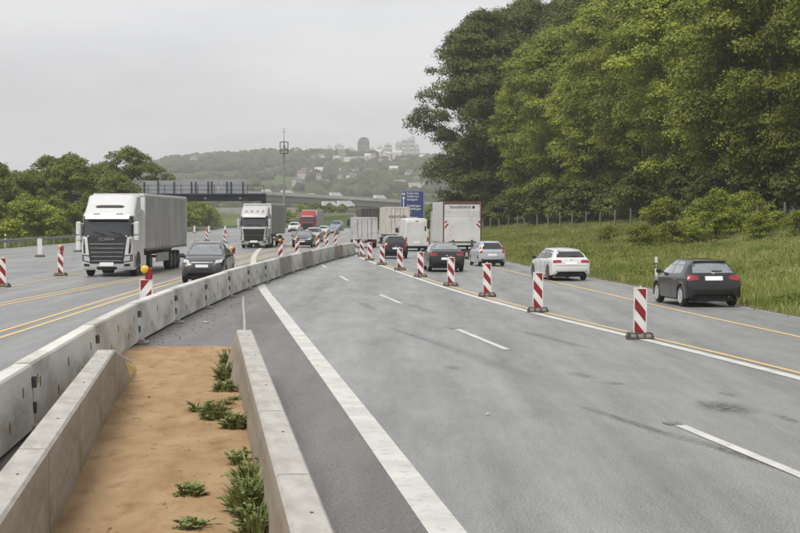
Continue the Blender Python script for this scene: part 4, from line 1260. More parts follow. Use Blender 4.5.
# ------------------------------------------------------------------ lorries
def tractor(t, W, Hc, paint, grille, vis=M_white, brand=None, detail=True, dark_head=True, roof_lights=False, style=0):
    """Cab-over tractor unit: front plane at y=0, driving towards +y. Parts are parented to t."""
    prof = [(-.08, .32), (.0, .42), (.035, .75), (.03, 1.05), (.0, 1.55), (-.03, 1.92), (-.30, 2.83), (-.34, 2.96), (-.52, 3.12), (-1.05, 3.60), (-1.35, Hc), (-2.25, Hc), (-2.28, 3.0), (-2.28, 1.0), (-2.1, .9), (-2.0, .55), (-1.2, .45), (-.6, .34)]
    xs = [-W, -W + .025, -W + .12, -W + .34, -.45, 0, .45, W - .34, W - .12, W - .025, W]
    sb = [.30, .20, .085, .02, .004, 0, .004, .02, .085, .20, .30]
    n = len(prof)
    v, f = [], []
    for x, b_ in zip(xs, sb):
        for k, (y, z) in enumerate(prof):
            fr = 1.0 if k <= 10 else 0.0
            e = max(0, (abs(x) - (W - .34)) / .34)
            zz = z - (.10 * e * e if k in (9, 10, 11) else 0)
            v.append((x * (1.0 if z < 3.0 else .955), y - b_ * fr, zz))
    for a in range(len(xs) - 1):
        for k in range(n): f.append((a * n + k, a * n + (k + 1) % n, (a + 1) * n + (k + 1) % n, (a + 1) * n + k))
    f.append(tuple(range(n))); f.append(tuple(range((len(xs) - 1) * n, len(xs) * n))[::-1])
    mb = MB(); mb.add(v, f)
    me = mb.mesh('cab', paint, 38)
    cab = link('cab', me, t)
    S = Surf(me)
    S.patch('windscreen_surround', [(-W + .03, 1.90), (W - .03, 1.90), (W - .05, 2.88), (-W + .05, 2.88)], 'front', M_black, t, .004)
    S.patch('windscreen', [(-W + .12, 1.97), (W - .12, 1.97), (W - .16, 2.80), (-W + .16, 2.80)], 'front', M_glass, t, .008)
    for d in ('right', 'left'):
        S.patch('side_window', [(-.36, 1.86), (-1.12, 1.92), (-1.12, 2.62), (-.55, 2.62)], d, M_glass, t, .008)
        S.patch('side_panel', [(-.34, .42), (-.78, .42), (-.78, .98), (-.38, 1.02)], d, M_steel, t, .007)
        S.patch('pillar_trim', [(-.31, 1.86), (-.36, 1.86), (-.58, 2.72), (-.52, 2.72)], d, M_black, t, .009)
        S.patch('door_seam', [(-1.25, .9), (-1.23, .9), (-1.23, 2.7), (-1.25, 2.7)], d, M_black, t, .005)
        S.patch('wheel_arch', [(-.80, .36), (-2.0, .56), (-2.0, .8), (-1.8, 1.08), (-1.4, 1.2), (-1.0, 1.08), (-.8, .8)], d, M_black, t, .006)
    S.patch('grille', grille, 'front', M_black, t, .014)
    gz0, gz1 = min(p[1] for p in grille), max(p[1] for p in grille)
    gw = max(p[0] for p in grille)
    if style == 0:
        for k in range(5):
            z = gz0 + .12 + k * (gz1 - gz0 - .36) / 4.6
            w_ = gw * (.80 + .2 * (z - gz0) / (gz1 - gz0)) - .07
            S.patch('grille_slat', [(-w_, z), (w_, z), (w_ + .01, z + .035), (-w_ - .01, z + .035)], 'front', M_steel, t, .03)
    else:
        S.patch('grille_mesh', [(-gw + .12, gz0 + .08), (gw - .12, gz0 + .08), (gw - .06, gz1 - .1), (-gw + .06, gz1 - .1)], 'front', M_under, t, .022)
        S.patch('diagonal_bar', [(-gw + .1, gz0 + .5), (gw - .1, gz0 + .5), (gw - .1, gz0 + .54), (-gw + .1, gz0 + .54)], 'front', M_dsteel, t, .026)
    if brand:
        me2 = text_mesh(brand, .19, M_chrome, .008, 1.15)
        o = link('lettering', me2, t); o.rotation_euler = (0, 0, math.pi); o.location = (0, .03, gz1 - .12)
    vi = MB(); vi.prism([(-.20, 2.84), (-.05, 2.72), (-.03, 2.76), (-.17, 2.95)], 'x', -W + .2, W - .2); vi.build('sun_visor', vis, t)
    for s_ in (1, -1):
        fl = (lambda p: p) if s_ > 0 else mir
        S.patch('headlight_housing', fl([(.76, .66), (1.2, .74), (1.21, 1.06), (.80, 1.02)]), 'front', M_dsteel, t, .009)
        S.patch('corner_duct', fl([(1.02, 1.10), (1.12, 1.10), (1.16, 1.80), (1.08, 1.80)]), 'front', M_black, t, .008)
        S.patch('headlight', fl([(.80, .72), (1.16, .78), (1.16, 1.0), (.84, .96)]), 'front', M_head, t, .014)
        S.patch('fog_light', fl([(.82, .48), (1.1, .5), (1.1, .62), (.84, .61)]), 'front', M_black, t, .012)
        mm = MB(); mm.box(s_ * (W + .02), s_ * (W + .26), -.30, -.10, 1.98, 2.62, .05); mm.box(s_ * (W + .02), s_ * (W + .25), -.28, -.12, 1.70, 1.95, .04)
        mm.box(s_ * (W - .1), s_ * (W + .1), -.26, -.2, 2.5, 2.54); mm.box(s_ * (W - .1), s_ * (W + .1), -.26, -.2, 1.86, 1.9)
        mo = mm.build('mirror', vis if vis != M_black else paint, t)
        fr = MB(); fr.prism([(-1.4, Hc - .9), (-2.3, Hc - .7), (-2.95, Hc - .8), (-2.95, .95), (-2.3, .95), (-2.3, Hc - 1.0)], 'x', s_ * (W - .03), s_ * (W - .0)); fr.build('side_fairing', paint, t)
        sk = MB(); sk.box(s_ * (W - .05), s_ * (W - .01), -2.05, -3.6, .38, .95, .01); sk.build('side_skirt', vis if detail else paint, t)
        wheel(t, s_ * (W - .19), -1.4, .5, .31, 'truck', M_rimd, s_)
        wheel(t, s_ * (W - .30), -5.05, .5, .56, 'truck', M_rimd, s_)
    S.patch('roof_slot', [(-.62, 3.27), (.62, 3.27), (.72, 3.36), (.5, 3.41), (-.5, 3.41), (-.72, 3.36)], 'front', M_black, t, .006) if style == 0 else None
    S.patch('bumper_step', [(-.45, .33), (.45, .33), (.5, .47), (-.5, .47)], 'front', M_black, t, .01)
    pl = MB(); pl.box(-.33, .33, .015, .065, .50, .68, .005); pl.build('number_plate', M_plate, t)
    wi = MB()
    for x0 in (-.75, .05):
        wi.tube([(x0, .02, 1.99), (x0 + .62, -.03, 2.16)], .014, 5)
    wi.build('wiper', M_black, t)
    if roof_lights:
        for x0 in (-.75, -.25, .25, .75):
            rl = MB(); rl.lathe([(-.05, .09), (0.03, .08), (.05, .05)], 'y', 12, (x0, -.62, 3.34)); rl.build('roof_light', M_head, t)
    else:
        for x0 in (-.55, .55):
            rl = MB(); rl.box(x0 - .16, x0 + .16, -.36, -.26, 2.965, 3.03, .015); rl.build('roof_light', M_head, t)
    ch = MB(); ch.box(-.5, .5, -2.0, -6.2, .55, .95); ch.box(-W + .15, W - .15, -4.2, -6.0, .95, 1.02)
    ch.box(-.95, .95, -.3, -1.9, .38, .9); ch.build('chassis', M_under, t)
    return S


M_curtain = pmat('grey_curtain', (0.30, 0.297, 0.288), (0.37, 0.366, 0.355), scale=0.5, rough=0.55, stretch=(1, 2.5, .5), dirt=(0.19, 0.18, 0.165), dirt_scale=0.9)
M_curtain2 = pmat('pale_curtain', (0.33, 0.315, 0.305), (0.28, 0.27, 0.26), scale=0.7, rough=0.6, stretch=(1, 3, .5), dirt=(0.2, 0.18, 0.17), dirt_scale=1)
M_strap = pmat('strap', (0.60, 0.60, 0.58), (0.5, 0.5, 0.48), scale=4, rough=0.7)
M_trail_w = pmat('trailer_white', (0.72, 0.72, 0.71), (0.62, 0.62, 0.60), scale=1, rough=0.4, dirt=(0.48, 0.46, 0.42), dirt_scale=1.2)
M_orange = pmat('orange_red_box', (0.62, 0.085, 0.02), (0.5, 0.07, 0.02), scale=5, rough=0.5)


def curtain_trailer(t, W, H, y0, y1, curtain, straps=True):
    """Curtain-sided semi-trailer behind a tractor (front at y0, back at y1 < y0)."""
    zf = 1.18
    mb = MB(); mb.box(-W, W, y0, y1, zf, zf + .12, .01); mb.box(-.45, .45, y0 - .5, y1 + .3, .85, zf - .002); mb.build('chassis', M_dsteel, t)
    fr = MB(); fr.box(-W, W, y0, y0 - .08, zf + .121, H - .141, .02); fr.build('headboard', M_trail_w, t)
    rf = MB(); rf.box(-W, W, y0 + .02, y1, H - .14, H, .02); rf.build('roof', M_trail_w, t)
    rd = MB(); rd.box(-W, W, y1, y1 + .08, zf + .121, H - .141, .01); rd.build('rear_doors', M_trail_w, t)
    for s_ in (-1, 1):
        ys = np.linspace(y0 - .08, y1 + .08, 70); zs = np.linspace(zf + .04, H - .12, 6)
        v = [(s_ * (W + .006 + .012 * math.sin(y * 5.2 + .4 * math.sin(y * 1.7)) * math.sin(math.pi * (k / 5)) + .012 * math.sin(y * .9)), y, z) for y in ys for k, z in enumerate(zs)]
        f = [(a * 6 + k, a * 6 + k + 1, (a + 1) * 6 + k + 1, (a + 1) * 6 + k) for a in range(69) for k in range(5)]
        c = MB(); c.add(v, f); c.build('curtain', curtain, t, 60)
        for yy in ([y0 - .08, y1 + .04]):
            p = MB(); p.box(s_ * (W - .06), s_ * (W + .025), yy, yy + .05, zf + .1, H - .13); p.build('corner_post', M_trail_w, t)
        if straps:
            for yy in np.arange(y1 + .5, y0 - .2, .62):
                p = MB(); p.box(s_ * (W + .014), s_ * (W + .034), yy - .05, yy + .05, zf + .0, zf + .42); p.build('buckle_strap', M_strap, t)
            p = MB(); p.box(s_ * (W + .002), s_ * (W + .022), y1 + .1, y0 - .1, zf - .02, zf + .10); p.build('side_rail', M_dsteel, t)
        for k in range(3): wheel(t, s_ * (W - .22), y1 + 2.6 + 1.31 * k, .5, .38, 'truck', M_rimd, s_)
        g = MB(); g.box(s_ * (W - .06), s_ * (W - .02), y1 + 6.2, y0 - 3.6, .52, .98, .01); g.build('side_guard', M_curtain2, t)
        lg = MB(); lg.box(s_ * (W - .35), s_ * (W - .2), y0 - 2.9, y0 - 2.75, .15, 1.0); lg.build('landing_leg', M_dsteel, t)
    bp = MB(); bp.box(-W + .05, W - .05, y1 - .0, y1 + .12, .5, .66, .01); bp.build('rear_bumper', M_dsteel, t)


M_cabw = pmat('cab_white', (0.62, 0.62, 0.62), (0.56, 0.56, 0.56), scale=0.8, rough=0.3, coat=0.4, dirt=(0.55, 0.54, 0.51), dirt_scale=1.1, dlo=0.58, dhi=0.85)
M_cabsilver = pmat('cab_silver', (0.50, 0.50, 0.50), (0.44, 0.44, 0.44), scale=0.8, rough=0.3, coat=0.4, dirt=(0.42, 0.41, 0.39), dirt_scale=1.1)
M_cabr = pmat('cab_red', (0.38, 0.022, 0.024), (0.30, 0.018, 0.02), scale=0.8, rough=0.35, coat=0.4)
GT = 'lorries on the motorway'
g_sc = [(-.80, .62), (.80, .62), (.95, 1.90), (-.95, 1.90)]
SC1 = 0.955
t = thing('semi_truck', 'nearest white cab-over lorry with grey curtain-sided trailer on the left carriageway', 'lorry', (-13.33, 73.2, 0.012), math.pi - 0.020, GT, SC1)
tractor(t, 1.25, 3.92, M_cabw, g_sc, M_cabw, 'SCANIA', style=0)
curtain_trailer(t, 1.27, 4.0, -2.95, -16.6, M_curtain)
ob = MB(); ob.box(1.02, 1.22, -6.9, -7.3, .45, 1.05, .04); ob.build('extinguisher_box', M_orange, t)
t = thing('semi_truck', 'second oncoming lorry, silver-white cab with dark grille and brownish-grey trailer', 'lorry', (-12.85, 141.5, 0.012), math.pi - 0.018, GT, 0.985)
tractor(t, 1.25, 3.75, M_cabsilver, [(-.82, .62), (.82, .62), (.98, 1.72), (-.98, 1.72)], M_cabsilver, None, style=1, roof_lights=True)
curtain_trailer(t, 1.27, 4.0, -2.95, -16.6, M_curtain2, False)
t = thing('semi_truck', 'far red lorry cab with trailer coming round the bend', 'lorry', (-15.6, 272, 0.012), math.pi - 0.05, GT, 1.0)
tractor(t, 1.25, 3.85, M_cabr, [(-.8, .62), (.8, .62), (.92, 1.75), (-.92, 1.75)], M_cabr, None, style=1)
curtain_trailer(t, 1.27, 4.0, -2.95, -14, M_curtain2, False)

# rear views, right lanes --------------------------------------------------------------
M_box_w = pmat('box_white', (0.62, 0.62, 0.61), (0.57, 0.57, 0.56), scale=1, rough=0.4, dirt=(0.48, 0.46, 0.43), dirt_scale=1.0)
M_box_c = pmat('box_cream', (0.62, 0.595, 0.54), (0.57, 0.545, 0.49), scale=1, rough=0.45, dirt=(0.42, 0.38, 0.32), dirt_scale=1.0)
M_box_g = pmat('box_grey', (0.54, 0.54, 0.535), (0.48, 0.48, 0.475), scale=1, rough=0.45, dirt=(0.30, 0.29, 0.27), dirt_scale=1.0)
M_redframe = pmat('red_frame', (0.17, 0.05, 0.042), (0.12, 0.045, 0.04), scale=3, rough=0.5)
M_letters = pmat('dark_letters', (0.035, 0.035, 0.045), (0.03, 0.03, 0.04), scale=3, rough=0.5)


def box_truck(label, loc, rz, W, H, L, zf, body, frame, words=None, wordmat=None, tail_lift=False, scale=1.0, wz=None, name='box_truck', chev=False, wsize=.3, cabmat=None):
    """Rigid box lorry seen from behind: back plane at y=0, driving towards +y."""
    t = thing(name, label, 'lorry', (loc[0], loc[1], 0.012), rz, GT, scale)
    mb = MB(); mb.box(-W + .04, W - .04, .05, L, zf, H - .02, .03); mb.build('box_body', body, t)
    for s_ in (-1, 1):
        p = MB(); p.box(s_ * (W - .075), s_ * W, 0, .12, zf, H, .012); p.build('rear_post', frame, t)
    p = MB(); p.box(-W + .101, W - .101, 0.002, .118, H - .16, H, .01); p.build('rear_header', frame, t)
    p = MB(); p.box(-W + .101, W - .101, 0.002, .118, zf, zf + .1, .01); p.build('rear_sill', frame, t)
    if tail_lift:
        d = MB(); d.box(-W + .12, W - .12, .03, .07, H - .60, H - .17, .005); d.build('door_header', M_box_w, t)
        d = MB(); d.box(-W + .12, W - .12, .0, .045, H - .98, H - .61, .01); d.build('shutter_band', M_box_g, t)
        d = MB(); d.box(-W + .08, W - .08, -.10, .03, zf - .15, H - 1.0, .02); d.build('tail_lift_platform', M_box_w, t)
        d = MB(); d.box(-W + .35, W - .35, -.14, -.095, zf + .02, zf + .10, .01); d.build('platform_edge', M_dsteel, t)
        for s_ in (-1, 1):
            d = MB(); d.prism([(s_ * .55, zf - .35), (s_ * .68, zf - .35), (s_ * .68, zf + .2), (s_ * .55, zf + .2)], 'y', -.2, -.14); d.build('lift_arm', M_dsteel, t)
    else:
        for s_ in (-1, 1):
            d = MB(); d.box(s_ * .012, s_ * (W - .11), .02, .06, zf + .11, H - .17, .008); dd = d.build('rear_door', body, t)
            for xx in (.25, .62):
                k = MB(); k.tube([(s_ * xx, .0, zf + .15), (s_ * xx, .0, H - .2)], .02, 6); k.build('lock_rod', M_steel, dd)
    if words:
        me = text_mesh(words, wsize, wordmat, .004, 1.05)
        o = link('lettering', me, t); o.location = (0, .012 if not tail_lift else .022, wz)
    if chev:
        for s_ in (-1, 1):
            c = MB(); c.box(s_ * (W - .34), s_ * (W - .10), -.112, -.098, H - 1.75, H - 1.25); cp = c.build('warning_panel', M_white, t)
            for c0 in (-.18, .12, .42):
                pl = clip_poly([(-.3, c0), (-.3, c0 + .15), (.3, c0 + .15 + .6), (.3, c0 + .6)], -.115, .115, 0.0, .5)
                if len(pl) > 2:
                    k = MB(); k.prism([((W - .22) * s_ + s_ * -1 * a, H - 1.75 + b_) for a, b_ in pl], 'y', -.1165, -.111); k.build('warning_stripe', M_red, cp)
    ch = MB(); ch.box(-.5, .5, .3, L + 1.5, .6, zf - .002); ch.box(-W + .15, W - .15, .4, .6, .45, .85); ch.box(-W + .2, W - .2, .7, 3.4, .75, zf - .01); ch.build('chassis', M_under, t)
    bu = MB(); bu.box(-W + .08, W - .08, .12, .24, .42, .60, .015); bu.build('rear_bumper', M_dsteel, t)
    for s_ in (-1, 1):
        l_ = MB(); l_.box(s_ * (W - .55), s_ * (W - .12), .05, .14, .62, .76, .01); l_.build('tail_light', M_tail, t)
        wheel(t, s_ * (W - .32), 2.0, .48, .55, 'truck', M_rimd, s_)
        wheel(t, s_ * (W - .25), L + .9, .48, .3, 'truck', M_rimd, s_)
        m_ = MB(); m_.box(s_ * (W + .0), s_ * (W + .22), L + 1.4, L + 1.52, 1.9, 2.5, .03); m_.box(s_ * (W - .2), s_ * (W + .1), L + 1.42, L + 1.48, 2.42, 2.46); m_.build('mirror', M_black, t)
    cb = MB(); cb.prism([(L + .15, .6), (L + .15, min(H, 3.2)), (L + 1.6, min(H - .1, 3.1)), (L + 2.0, 1.8), (L + 2.1, .6)], 'x', -W + .08, W - .08); cb.build('cab', cabmat or M_cabw, t)
    pl = MB(); pl.box(-.26, .26, .105, .115, .66, .78); pl.build('number_plate', M_plate, t)
    return t


box_truck('white box lorry with red-framed rear and raised tail lift beside the grass bank', (4.02, 104.0), 0.075, 1.25, 3.72, 7.5, 1.05, M_box_w, M_redframe, 'TRANSPORTE ■', M_letters, True, 1.0, 3.34, chev=True, wsize=.22)
box_truck('cream box lorry with dark lettering on its rear doors, left of the white van', (-0.25, 161), 0.08, 1.25, 3.75, 8, 1.0, M_box_c, M_box_c, 'SPEDITION', M_letters, False, 1.0, 2.75, wsize=.36)
box_truck('low grey box truck at the far end of the barrier row', (-3.15, 143), 0.06, 1.17, 2.72, 4.2, .75, M_box_g, M_box_g, None, None, False, 1.0)
box_truck('dark grey lorry far ahead, seen over the grey box truck', (-4.1, 222), 0.13, 1.25, 3.9, 8, 1.0, M_dsteel, M_dsteel, None, None, False, 1.0)

# ------------------------------------------------------------------ high-roof white van
t = thing('delivery_van', 'white high-roof delivery van between cream lorry and white box lorry', 'van', (1.35, 128.5, 0.012), 0.13, 'vans', 1.0)
v, f = [], []
rows = [(0, .45, 1.0, 1.2, .93), (.03, .40, 2.35, 2.45, .95), (.12, .38, 2.5, 2.60, .97), (1.5, .36, 2.52, 2.63, .99), (3.6, .36, 2.50, 2.60, .99), (4.3, .36, 2.2, 2.32, .98), (4.9, .36, 1.30, 1.40, .97), (5.5, .38, 1.0, 1.1, .92), (5.75, .45, .7, .8, .75)]
K = 0
for y, zb, zs_, zt, w in rows:
    sec = [(w - .05, zb), (w, zb + .25), (w, zb + (zs_ - zb) * .5), (w - .06 * (zs_ - 1) - .03, zs_), (w - .18 - .05 * (zs_ - 1), zt), (0, zt + .03)]
    ring = sec + [(-a, b_) for a, b_ in sec[-2::-1]]; K = len(ring)
    v += [(a, y, b_) for a, b_ in ring]
for a in range(len(rows) - 1):
    for k in range(K - 1): f.append((a * K + k, a * K + k + 1, (a + 1) * K + k + 1, (a + 1) * K + k))
f.append(tuple(range(K))); f.append(tuple(range((len(rows) - 1) * K, len(rows) * K))[::-1])
mb = MB(); mb.add(v, f); me = mb.mesh('body', M_box_w, 35); link('body', me, t)
S = Surf(me)
for s_ in (1, -1):
    S.patch('rear_door', [(s_ * .012, .62), (s_ * .86, .62), (s_ * .80, 2.30), (s_ * .012, 2.30)], 'rear', M_box_w, t, .012)
    S.patch('tail_light', [(s_ * .80, .78), (s_ * .92, .78), (s_ * .91, 1.12), (s_ * .80, 1.12)], 'rear', M_tail, t, .016)
    wheel(t, s_ * .86, 1.15, .34, .22, 'car', M_rimd, s_); wheel(t, s_ * .86, 4.75, .34, .22, 'car', M_rimd, s_)
    mm = MB(); mm.box(s_ * .97, s_ * 1.16, 4.25, 4.36, 1.45, 1.85, .03); mm.build('wing_mirror', M_black, t)
S.patch('rear_vent', [(.62, 1.62), (.74, 1.62), (.74, 2.0), (.62, 2.0)], 'rear', M_black, t, .02)
S.patch('brake_light', [(-.12, 2.36), (.12, 2.36), (.12, 2.42), (-.12, 2.42)], 'rear', M_tail, t, .012)
S.patch('number_plate', [(-.26, .66), (.26, .66), (.26, .77), (-.26, .77)], 'rear', M_plate, t, .022)
S.patch('windscreen', [(-.82, 1.40), (.82, 1.40), (.74, 2.2), (-.74, 2.2)], 'front', M_glass, t, .01)
for s_ in ('left', 'right'): S.patch('side_window', [(3.7, 1.35), (4.75, 1.35), (4.3, 1.95), (3.7, 2.0)], s_, M_glass, t, .01)
bp = MB(); bp.box(-.95, .95, -.08, .06, .40, .60, .03); bp.build('rear_bumper', M_box_g, t)
ub = MB(); ub.box(-.78, .78, .15, 5.4, .22, .5); ub.build('underbody', M_under, t)

# ------------------------------------------------------------------ cars
P_black = pmat('paint_black', (0.012, 0.011, 0.012), (0.015, 0.014, 0.015), scale=1.5, rough=0.3, metal=0.0, coat=0.75, spec=0.3)
P_anth = pmat('paint_anthracite', (0.034, 0.032, 0.031), (0.04, 0.038, 0.036), scale=1.5, rough=0.3, metal=0.2, coat=0.75)
P_white = pmat('paint_white', (0.64, 0.64, 0.64), (0.6, 0.6, 0.6), scale=1.5, rough=0.3, coat=0.5)
P_silver = pmat('paint_silver', (0.46, 0.48, 0.50), (0.42, 0.44, 0.46), scale=1.5, rough=0.32, metal=0.35, coat=0.5)
P_lsilver = pmat('paint_light_silver', (0.46, 0.49, 0.53), (0.42, 0.45, 0.49), scale=1.5, rough=0.32, metal=0.2, coat=0.5)
P_blue = pmat('paint_grey_blue', (0.16, 0.20, 0.26), (0.14, 0.18, 0.23), scale=1.5, rough=0.32, metal=0.3, coat=0.5)
GC = 'cars on the motorway'
car('hatch', 'hatchback_car', 'black three-door hatchback driving away at the right, near the grass bank', 'car', P_black, (9.17, 50.2), 0.13, 1.0, GC, detail=2, rim=M_rim, glass=M_glass2)
car('estate', 'estate_car', 'white estate car driving away in the outer right lane', 'car', P_white, (6.95, 70.6), 0.155, 0.94, GC, detail=True, rim=M_rimd)
car('city', 'hatchback_car', 'small silver-white hatchback with red tail lights behind the box lorry', 'car', P_lsilver, (4.86, 90.5), 0.15, 0.92, GC, detail=True, tail=M_tail, rim=M_rim)
car('saloon', 'saloon_car', 'black saloon car driving away beside the beacons', 'car', P_black, (2.18, 81.8), 0.06, 1.0, GC, detail=True, glass=M_glass2)
car('suv', 'suv_car', 'dark SUV driving away under the cream lorry', 'car', P_black, (-0.45, 107.5), 0.1, 0.88, GC, detail=True)
car('suv', 'suv_car', 'dark grey SUV driving towards the camera beside the white barrier', 'car', P_anth, (-8.05, 67.6), math.pi - 0.0, 0.985, GC, front=True, detail=2, roofrack=True, rim=M_rim, glass=M_glass2)
car('saloon', 'saloon_car', 'black oncoming saloon behind the yellow-lamped beacons', 'car', P_black, (-8.75, 147), math.pi - 0.03, 1.05, GC, front=True, detail=False, glass=M_glass2)
car('suv', 'suv_car', 'grey oncoming car directly behind the black saloon', 'car', P_silver, (-9.4, 176), math.pi - 0.05, 0.95, GC, front=True, detail=False)
car('hatch', 'hatchback_car', 'small white oncoming car right of the red lorry', 'car', P_white, (-11.9, 250), math.pi - 0.08, 1.0, GC, front=True, detail=False)
car('hatch', 'hatchback_car', 'pale blue-grey oncoming car near the far bend', 'car', P_blue, (-10.9, 262), math.pi - 0.08, 1.0, GC, front=True, detail=False, glass=M_glass2)
car('suv', 'suv_car', 'dark grey-blue oncoming van-like car farthest in the bend', 'car', P_blue, (-12.9, 330), math.pi - 0.1, 1.2, GC, front=True, detail=False)
car('suv', 'suv_car', 'white oncoming car left of the red lorry', 'car', P_white, (-19.4, 296), math.pi - 0.05, 1.1, GC, front=True, detail=False)

# ------------------------------------------------------------------ trees
def leaf_cloud(centres, radii, per, size, flat=0.62, up=0.35):
    """Leaf-sized faces on the upper shells of flattened boughs; returns vertex and face arrays."""
    n = len(centres)
    cnt = np.maximum((per * (radii / radii.mean()) ** 1.8).astype(int), 8)
    idx = np.repeat(np.arange(n), cnt)
    N = len(idx)
    d = rng.normal(size=(N, 3))
    d[:, 2] = np.where(rng.random(N) < .82, np.abs(d[:, 2]), d[:, 2])
    d /= np.linalg.norm(d, axis=1)[:, None]
    rr = 1 - .42 * rng.random(N) ** 1.6
    # ragged outline: each bough is broken into small sprays
    ph = rng.uniform(0, 6.28, (n, 3))[idx]
    rag = 1 + .20 * np.sin(5.1 * d[:, 0] + ph[:, 0]) * np.sin(4.7 * d[:, 1] + ph[:, 1]) + .13 * np.sin(9 * d[:, 0] + 8 * d[:, 2] + ph[:, 2])
    off = d * (rr * rag)[:, None] * radii[idx][:, None]
    off[:, 2] *= flat
    p = centres[idx] + off + rng.normal(size=(N, 3)) * size * .6
    p[:, 2] -= 0.12 * (off[:, 0] ** 2 + off[:, 1] ** 2) / radii[idx]
    nrm = rng.normal(size=(N, 3)) * 0.38 + d * 0.75 + np.array([0, 0, up])
    nrm /= np.linalg.norm(nrm, axis=1)[:, None]
    a = np.cross(nrm, rng.normal(size=(N, 3))); a /= np.linalg.norm(a, axis=1)[:, None] + 1e-9
    b_ = np.cross(nrm, a)
    s = size * rng.uniform(0.45, 1.55, N)[:, None]
    v = np.stack([p - a * s, p + b_ * s * .62 + a * s * .1, p + a * s, p - b_ * s * .62 + a * s * .1], 1).reshape(-1, 3)
    base = np.arange(N) * 4
    return v, np.c_[base, base + 1, base + 2, base + 3]


def tree_meshes(H, Rw, base_h, nclump, per, leaf, seed, mat, lean=0.0, pw=0.62, top_pow=0.9, size=(0.9, 2.0), shell=0.55):
    """Trunk with limbs (one mesh) and crown (one mesh) for a tree of height H and crown radius Rw."""
    global rng
    rs = np.random.default_rng(seed)
    tr = MB()
    path = [(0, 0, -0.4)] + [(lean * H * u * .3 + rs.normal(0, .12) * u * 2, rs.normal(0, .12) * u * 2, H * .9 * u) for u in (.12, .3, .5, .7, .9, 1.0)]
    r0 = .016 * H + .05
    tr.tube(path, [r0 * 1.35, r0, r0 * .85, r0 * .66, r0 * .45, r0 * .2, .03], 8)
    cs, rad_ = [], []
    lob = rs.uniform(0, 2 * np.pi, 5)

    def env(u, th):
        """Crown radius at relative height u and bearing th."""
        prof_ = (np.sin(np.pi * np.clip(u, 0, 1) ** top_pow)) ** pw
        return Rw * prof_ * (1 + .22 * math.sin(2 * th + lob[0]) + .16 * math.sin(3 * th + lob[1] + 4 * u) + .14 * math.sin(5 * th + lob[2] + 9 * u))
    nlimb = 13
    for k in range(nlimb):
        u = .06 + .84 * k / nlimb; th = k * 2.4 + rs.uniform(-.4, .4)
        z0 = base_h + (H - base_h) * u * .72; e = env(u + .05, th) * .85
        zt = z0 + e * .35 + .8
        p0 = Vector((path[3][0] * u, 0, z0 * .9))
        p2 = Vector((math.cos(th) * e, math.sin(th) * e, min(zt, H * .97)))
        p1 = p0.lerp(p2, .5) + Vector((0, 0, .4))
        tr.tube([p0, p1, p2], [r0 * .4 * (1 - u * .6), r0 * .22 * (1 - u * .6), .02], 5, cap=False)
    for k in range(nclump):
        u = rs.random() ** .85; th = rs.uniform(0, 2 * np.pi)
        q_ = shell + (1 - shell) * rs.random() ** .6
        e = env(u, th) * q_ * rs.uniform(.85, 1.12)
        cs.append((math.cos(th) * e + lean * H * u * .3, math.sin(th) * e, base_h + (H - base_h) * (.03 + .95 * u)))
        rad_.append(rs.uniform(*size))
    rng2, rng = rng, rs
    v, f = leaf_cloud(np.array(cs), np.array(rad_), per, leaf)
    rng = rng2
    return tr.mesh('trunk', M_bark, 60), fast_mesh('crown', v, f, mat)


FT = {
    'beech': tree_meshes(30, 6.6, .4, 170, 560, .14, 11, M_leafA, size=(1.1, 2.5), shell=.4, top_pow=1.0, pw=.45),
    'tall': tree_meshes(31, 6.2, 1.5, 150, 480, .14, 12, M_leafA, size=(1.1, 2.5), top_pow=1.05, pw=.5, shell=.45),
    'lime': tree_meshes(25, 5.6, 2.2, 150, 720, .112, 13, M_leafB, size=(1.0, 2.3), shell=.45),
    'lime2': tree_meshes(23, 5.2, 2.0, 140, 720, .112, 14, M_leafB, size=(1.0, 2.2), top_pow=1.0, shell=.45),
    'maple': tree_meshes(27, 5.9, 2.4, 150, 720, .112, 15, M_leafC, size=(1.0, 2.4), shell=.45),
    'oak': tree_meshes(22, 5.8, 2.0, 140, 720, .112, 16, M_leafC, size=(1.0, 2.3), top_pow=1.05, shell=.45),
}


def tree(kind, x, y, s, rz, label, cat='tree', group='trees of the wood', name='broadleaf_tree', z=None, sz=None):
    t = thing(name, label, cat, (x, y, (bank_z(x, y) if x > float(xr(y)) else terr_z(x, y)) - .05 if z is None else z), rz, group, s)
    if sz: t.scale = (s, s, sz)
    link('trunk', FT[kind][0], t); link('crown', FT[kind][1], t)
    return t


# front row of the wood, far (left in the picture) to near (right)
front = [('beech', 12.6, 236, 1.06, 'dark beech at the left end of the wood, overhanging towards the sky'),
         ('beech', 11.0, 243, 1.0, 'outermost dark beech, its crown reaching furthest left into the sky'),
         ('lime', 17.8, 222, .98, 'bright green tree second from the left end of the wood'),
         ('lime2', 20.6, 206, 1.08, 'light green tree third from the left in the wood edge, above the box lorry'),
         ('lime', 23.5, 190, 1.02, 'fourth tree from the left at the wood edge, yellow-green crown'),
         ('maple', 27.0, 176, .98, 'fifth tree from the left at the wood edge, mid green'),
         ('lime2', 28.2, 160, 1.12, 'sixth tree from the left at the wood edge, pale yellow-green and broad'),
         ('lime', 30.0, 147, 1.04, 'tall bright green tree in the middle of the wood edge, behind the white estate'),
         ('oak', 31.2, 135, 1.12, 'mid green tree above the leaning fence posts, right of the middle'),
         ('maple', 33.5, 124, 1.0, 'dark-gapped tree left of the young bright tree at the wood edge'),
         ('lime', 35.6, 114, 1.0, 'bright tree right of the middle whose top leaves the frame'),
         ('oak', 36.4, 103, 1.16, 'second tree from the right frame edge at the wood edge'),
         ('lime2', 38.5, 92, 1.12, 'tree at the right frame edge reaching above the black hatchback')]
